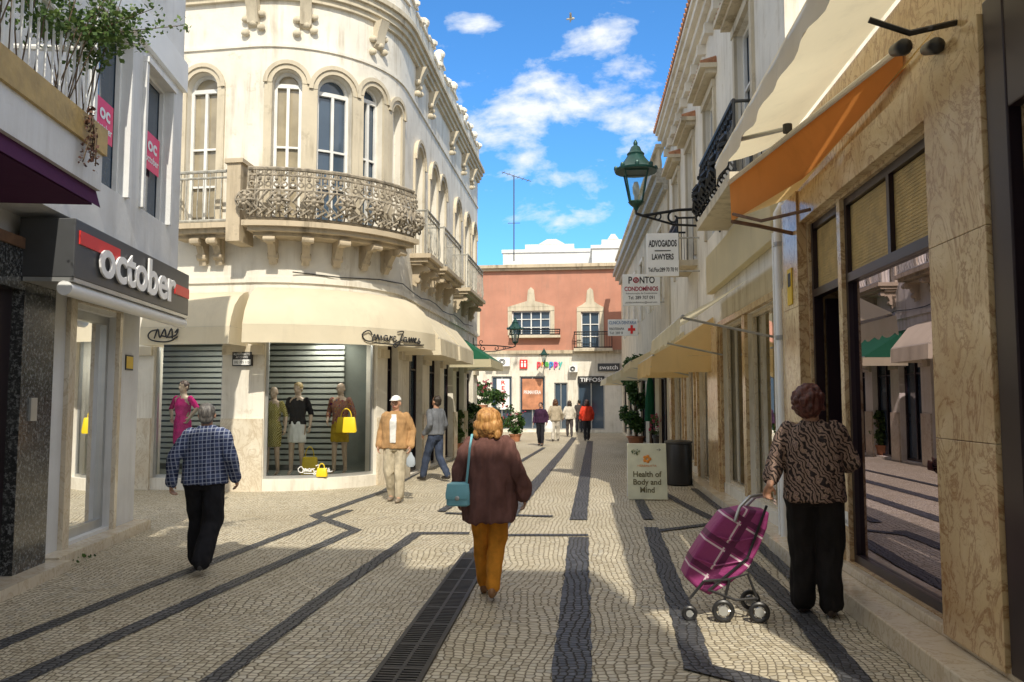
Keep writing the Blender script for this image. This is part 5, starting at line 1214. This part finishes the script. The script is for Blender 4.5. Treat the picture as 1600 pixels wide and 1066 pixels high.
for yy in (tY-.17,tY+.17):
    q.tube([atY(1108,922,yy),atY(1168,872,yy),atY(1198,790,yy)],.011,6)
    q.tube([atY(1108,922,yy),atY(1150,938,yy),atY(1183,935,yy)],.012,6); q.tube([atY(1100,908,yy),atY(1140,905,yy),atY(1168,897,yy),atY(1183,935,yy)],.011,6)
    q.tube([atY(1100,908,yy),atY(1078,935,yy)],.011,6); q.tube([atY(1140,905,yy),atY(1130,945,yy)],.011,6)
for (x,y) in ((1108,922),(1168,872),(1183,935),(1078,935)): q.tube([atY(x,y,tY-.18),atY(x,y,tY+.18)],.011,6)
q.build('frame',M['black'],t,True)
q=MB(); q.tube([atY(1148,815,tY-.17),atY(1156,792,tY-.15),atY(1172,776,tY-.1),atY(1195,772,tY-.02),atY(1202,773,tY+.05),atY(1180,777,tY+.13),atY(1165,792,tY+.16)],.013,8); q.build('handle',M['steel'],t,True)
def wheel(c,r):
    q=MB(); q.ring(c,r-.016,(1,0,0),(0,0,1),.018,20,8); w=q.build('wheel',M['black'],t,True)
    q=MB(); q.tube([c+V((0,-.012,0)),c+V((0,.012,0))],r*.45,14)
    for k in range(5): a=k*2*PI/5; q.tube([c,c+V((math.cos(a)*(r-.02),0,math.sin(a)*(r-.02)))],.008,5)
    q.build('hub',M['steel'],w)
for (x,y,dy,r) in ((1130,945,-.19,.085),(1186,936,-.19,.08),(1172,930,.19,.08),(1077,937,-.19,.06)):
    c=atY(x,y,tY+dy); c.z=r+.003; wheel(c,r)
D=[(845,697,1.60,'woman in a dark purple top walking down mid street with a white bag',(.05,.02,.05),(.02,.02,.025),'short',(.05,.02,.02),180),
(868,690,1.72,'person in beige jacket and light trousers, left of the red jacket',(.45,.38,.28),(.50,.46,.40),'bob',(.12,.05,.02),0),
(890,683,1.66,'woman in a cream coat walking away beside the red jacket',(.62,.57,.49),(.07,.06,.06),'bob',(.05,.03,.02),0),
(917,689,1.70,'person in a bright red jacket and dark trousers far down the street',(.68,.06,.03),(.03,.03,.035),'bob',(.06,.02,.015),0),
(905,676,1.70,'person in a dark coat half hidden behind the red jacket',(.06,.05,.05),(.04,.04,.05),'short',(.02,.015,.01),0),
(961,675,1.66,'person in a mustard top near the potted tree far down the street',(.5,.32,.05),(.16,.06,.14),'short',(.25,.2,.15),0),
(928,672,1.72,'person in dark clothes farthest down the street',(.03,.03,.04),(.03,.03,.04),'short',(.03,.02,.02),0)]
for i,(x,y,H,lab,tc,bc,hk,hc,rz_) in enumerate(D):
    ph=(-1)**i
    person(lab,G(x,y),R(rz_+i*7-10),H,shirt(cloth('coat_cloth',tc),.21,.84 if i in(1,2,3) else .9,.15,(.068,.058,.05),'coat' if i in (1,2,3,4) else 'top'),trs(cloth('leg_cloth',bc),(.1,.075,.065)),dict(k=hk,m=hairmat('hair_tone',c_(hc,.6),hc)),
     legs=[((-.09,.08*ph+.03,.5),(-.09,.14*ph,.1)),((.09,-.03*ph+.02,.49),(.09,-.14*ph,.1))],arms=[((-.27,-.05,1.14),(-.27,.08,.92)),((.27,-.05,1.14),(.27,.08,.92))],vox=.016,face=(rz_>90),bulk=1.05,group='people far down the street')
h=G(845,697)+V((.3,-.1,.95)); q=MB(); q.loft([(-.42,.15,.06,0),(-.3,.16,.08,0),(-.1,.14,.05,0),(0,.04,.02,0)],16); q.shift(h); setp(q.build('handbag',M['signw']),'white bag held by the woman in the dark purple top','bag')
# ------------------------------------------------------------------ mannequins & display
M['skirtm']=cloth('mustard_skirt_cloth',(.55,.38,.04))
def mannequin(label,loc,H,dm,kind,rz_=180,arms=None,wig=None):
    arms=arms or [((-.25,-.03,1.13),(-.27,.05,.9)),((.25,-.05,1.15),(.2,.12,1.0))]
    if kind=='dress': top=dict(m=dm,name='dress',sl=(.055,.045,.04),fold=.008,len=0,lv=[(.55,.16,.115,0),(.8,.165,.12,0),(.95,.16,.12,0),(1.07,.125,.10,0),(1.25,.155,.12,0),(1.37,.14,.09,0),(1.43,.08,.06,0)]); bot=None
    else: top=dict(m=dm,name='top',sl=(.06,.055,.05),fold=.01,len=.5 if kind=='print' else 0,lv=[(.93,.165,.12,0),(1.07,.14,.11,0),(1.25,.165,.125,0),(1.37,.15,.09,0),(1.43,.08,.06,0)]); bot=dict(kind='skirt',name='skirt',m=M['skirtm'] if kind=='print' else M['signw'],r=(.1,.1,.1),lv=[(.6,.17,.12,0),(.85,.165,.125,0),(1.0,.145,.11,0)])
    t=person(label,loc,R(rz_),H,top,bot,wig,M['skinp'],arms=arms,vox=.013,name='mannequin',cat='mannequin',bare=True,group='shop window mannequins')
    q=MB(); q.lathe([(.17,-.003),(.17,.012),(.03,.02)],seg=20); q.build('base_plate',M['steel'],t)
    return t
FL=.235
p=atY(284,700,15.25)
mannequin('shop mannequin in a magenta dress inside the left corner shop window',V((p.x,15.25,FL)),1.84,cloth('magenta_dress_cloth',(.72,.02,.24)),'dress',165,[((-.3,-.03,1.2),(-.2,.05,1.03)),((.3,-.03,1.18),(.2,.05,1.02))],dict(k='short',m=hairmat('brown_wig',(.04,.02,.015),(.1,.05,.03))))
for (x,lab,m_,kd,wg,Y_) in ((426,'shop mannequin in a yellow patterned dress, leftmost in the right corner window',zebra('gold_print_cloth',[(0,(.1,.08,.02)),(.5,(.5,.42,.05)),(1,(.55,.5,.3))],12,6),'dress',None,15.15),(464,'shop mannequin in a black top and white skirt in the right corner window',cloth('black_top_cloth',(.015,.015,.018)),'top',dict(k='short',m=hairmat('blonde_wig',(.4,.28,.1),(.6,.45,.2))),15.3),(531,'shop mannequin in a colourful floral blouse with yellow bag in the right corner window',zebra('floral_print_cloth',[(0,(.08,.02,.1)),(.35,(.5,.1,.05)),(.6,(.6,.4,.05)),(1,(.1,.08,.2))],10,14),'print',None,15.6)):
    p=atY(x,700,Y_); mannequin(lab,V((p.x,Y_,FL)),1.8 if x!=426 else 1.72,m_,kd,175,None,wg)
M['ybag']=mat('yellow_leather',(.82,.6,.02),.4,.08)
def handbag(label,p,w,h,d=.1):
    t=thing('handbag',label,'handbag',tuple(p),0,'yellow bags in the shop window'); q=MB(); q.loft([(0,w*.46,d*.5,0),(.03,w*.5,d*.55,0),(h*.9,w*.42,d*.4,0),(h,w*.4,d*.3,0)],20,4); q.shift(p); q.build('bag_body',M['ybag'],t,True)
    q=MB(); q.tube([p+V((w*.25*math.cos(a),-.02,h+h*.55*math.sin(a))) for a in [PI*k/8 for k in range(9)]],.01,6); q.build('strap',M['ybag'],t,True)
p=atY(541,676,15.35); handbag('yellow handbag hanging from the arm of the floral mannequin',p,.42,.3)
p=atY(484,738,15.1); p.z=FL+.01; handbag('yellow handbag standing on the shop window floor between the mannequins',p,.34,.36)
p=atY(503,742,14.98); p.z=FL+.01; handbag('small yellow bag at the right of the yellow floor handbag',p,.22,.16)
a0=PC.hit(466,745,.0)[0];a1=PC.hit(522,745,0)[0]
t=thing('window_lettering','white signature lettering low on the right corner shop window','lettering',tuple(PC.P(a0,.3,0))); signature(PC,a0,a1,.30,.46,-.095,.008,M['letw'],t)
mannequin('dim mannequin in a purple dress behind the right hand shop glass',V((3.2,7.15,.31)),1.6,cloth('violet_dress_cloth',(.5,.06,.38)),'dress',100)
c=V((3.0,6.1,.305)); t=thing('chair','pale wicker chair inside the right hand display window','chair',tuple(c))
M['wick']=mat('pale_wicker',(.70,.64,.52),.7,.2,20,.5,90)
q=MB(); q.lathe([(.2,.42),(.23,.44),(.23,.47),(.2,.48)],c,20); q.build('seat',M['wick'],t,True)
q=MB(); 
for k in range(9):
    a=PI*k/8; p=c+V((.05+.24*math.sin(a)*1.0,.24*math.cos(a),.45)); q.tube([p,p+V((.05,0,.38))],.009,5)
q.tube([c+V((.1+.24*math.sin(PI*k/8),.24*math.cos(PI*k/8),.84)) for k in range(9)],.016,6); q.build('backrest',M['wick'],t,True)
for dx,dy in ((-.15,-.15),(.15,-.15),(-.15,.15),(.15,.15)): q=MB(); q.tube([c+V((dx,dy,.43)),c+V((dx*1.2,dy*1.2,0))],.014,6); q.build('leg',M['wick'],t,True)
# ------------------------------------------------------------------ light
az=V((-.25,.97)).normalized(); el=R(45)
ld=V((az.x*math.cos(el),az.y*math.cos(el),-math.sin(el)))
sun=bpy.data.lights.new('sun','SUN'); sun.energy=4.5; sun.angle=R(.5); sun.color=(1,.92,.77); so_=bpy.data.objects.new('sun',sun); COL.objects.link(so_); so_.rotation_euler=ld.to_track_quat('-Z','Y').to_euler()
W=bpy.data.worlds.new('World'); S.world=W; W.use_nodes=True; nt=W.node_tree; nt.nodes.clear()
def wn(t,**k):
    x=nt.nodes.new(t)
    for a,b in k.items(): setattr(x,a,b)
    return x
lk=nt.links.new
sky=wn('ShaderNodeTexSky',sky_type='NISHITA',sun_disc=False,sun_elevation=el,sun_rotation=R(165.5)); sky.air_density=1.0; sky.dust_density=.4; sky.ozone_density=2.5
tc=wn('ShaderNodeTexCoord'); sep=wn('ShaderNodeSeparateXYZ'); lk(tc.outputs['Generated'],sep.inputs[0])
def wm(op,a,b=0.,clamp=False):
    x=wn('ShaderNodeMath',operation=op); x.use_clamp=clamp
    for i,v in enumerate((a,b)):
        if isinstance(v,bpy.types.NodeSocket): lk(v,x.inputs[i])
        else: x.inputs[i].default_value=v
    return x.outputs[0]
yy=wm('ADD',wm('ABSOLUTE',sep.outputs[1]),.02); u=wm('DIVIDE',sep.outputs[0],yy); v=wm('DIVIDE',sep.outputs[2],yy)
cmb=wn('ShaderNodeCombineXYZ'); lk(u,cmb.inputs[0]); lk(wm('MULTIPLY',v,1.7),cmb.inputs[1])
nz=wn('ShaderNodeTexNoise'); lk(cmb.outputs[0],nz.inputs['Vector']); nz.inputs['Scale'].default_value=10; nz.inputs['Detail'].default_value=9; nz.inputs['Roughness'].default_value=.6; nz.inputs['Distortion'].default_value=.2
blobs=[(850,190,.13,.05,.28),(935,80,.06,.03,.17),(760,50,.03,.015,.22),(735,130,.045,.03,.2),(850,255,.06,.022,.2),(985,115,.04,.022,.2),(1000,180,.08,.04,.18),(810,290,.09,.02,.2),(930,320,.07,.035,.16),(890,350,.08,.02,.14),(980,240,.06,.025,.17)]
acc=None
for (x,y,su,sv,am_) in blobs:
    ku,kv=ray(x,y); du=wm('DIVIDE',wm('SUBTRACT',u,ku),su); dv=wm('DIVIDE',wm('SUBTRACT',v,kv),sv)
    e=wm('MULTIPLY',wm('EXPONENT',wm('MULTIPLY',wm('ADD',wm('MULTIPLY',du,du),wm('MULTIPLY',dv,dv)),-1.0)),am_); acc=e if acc is None else wm('MAXIMUM',acc,e)
tot=wm('ADD',nz.outputs['Fac'],acc)
rp=wn('ShaderNodeValToRGB'); lk(tot,rp.inputs[0]); rp.color_ramp.elements[0].position=.61; rp.color_ramp.elements[0].color=(0,0,0,1); rp.color_ramp.elements[1].position=.80; rp.color_ramp.elements[1].color=(1,1,1,1)
tint=wn('ShaderNodeMix',data_type='RGBA',blend_type='MULTIPLY'); tint.inputs[0].default_value=1; lk(sky.outputs[0],tint.inputs[6]); tint.inputs[7].default_value=(.55,1.12,1.55,1)
mx=wn('ShaderNodeMix',data_type='RGBA'); lk(rp.outputs[0],mx.inputs[0]); lk(tint.outputs[2],mx.inputs[6]); mx.inputs[7].default_value=(6.6,6.9,7.2,1)
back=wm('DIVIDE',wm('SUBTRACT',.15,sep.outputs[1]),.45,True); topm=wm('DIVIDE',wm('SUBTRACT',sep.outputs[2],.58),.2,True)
fill_deck=wm('MULTIPLY',wm('MAXIMUM',back,topm),.9)  # bright cloud cover added overhead and behind the camera as neutral fill
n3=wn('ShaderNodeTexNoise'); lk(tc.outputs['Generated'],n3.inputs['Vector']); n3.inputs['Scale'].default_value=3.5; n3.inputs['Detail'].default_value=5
dk=wm('MULTIPLY',fill_deck,wm('ADD',wm('MULTIPLY',n3.outputs['Fac'],1.2),.25,),True)
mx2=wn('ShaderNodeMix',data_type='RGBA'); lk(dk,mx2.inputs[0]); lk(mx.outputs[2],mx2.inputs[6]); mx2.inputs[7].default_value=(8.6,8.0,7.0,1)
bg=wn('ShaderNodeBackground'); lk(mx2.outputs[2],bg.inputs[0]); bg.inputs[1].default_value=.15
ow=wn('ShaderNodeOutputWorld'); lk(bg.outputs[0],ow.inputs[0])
S.view_settings.view_transform='Standard'; S.view_settings.look='None'; S.view_settings.exposure=0
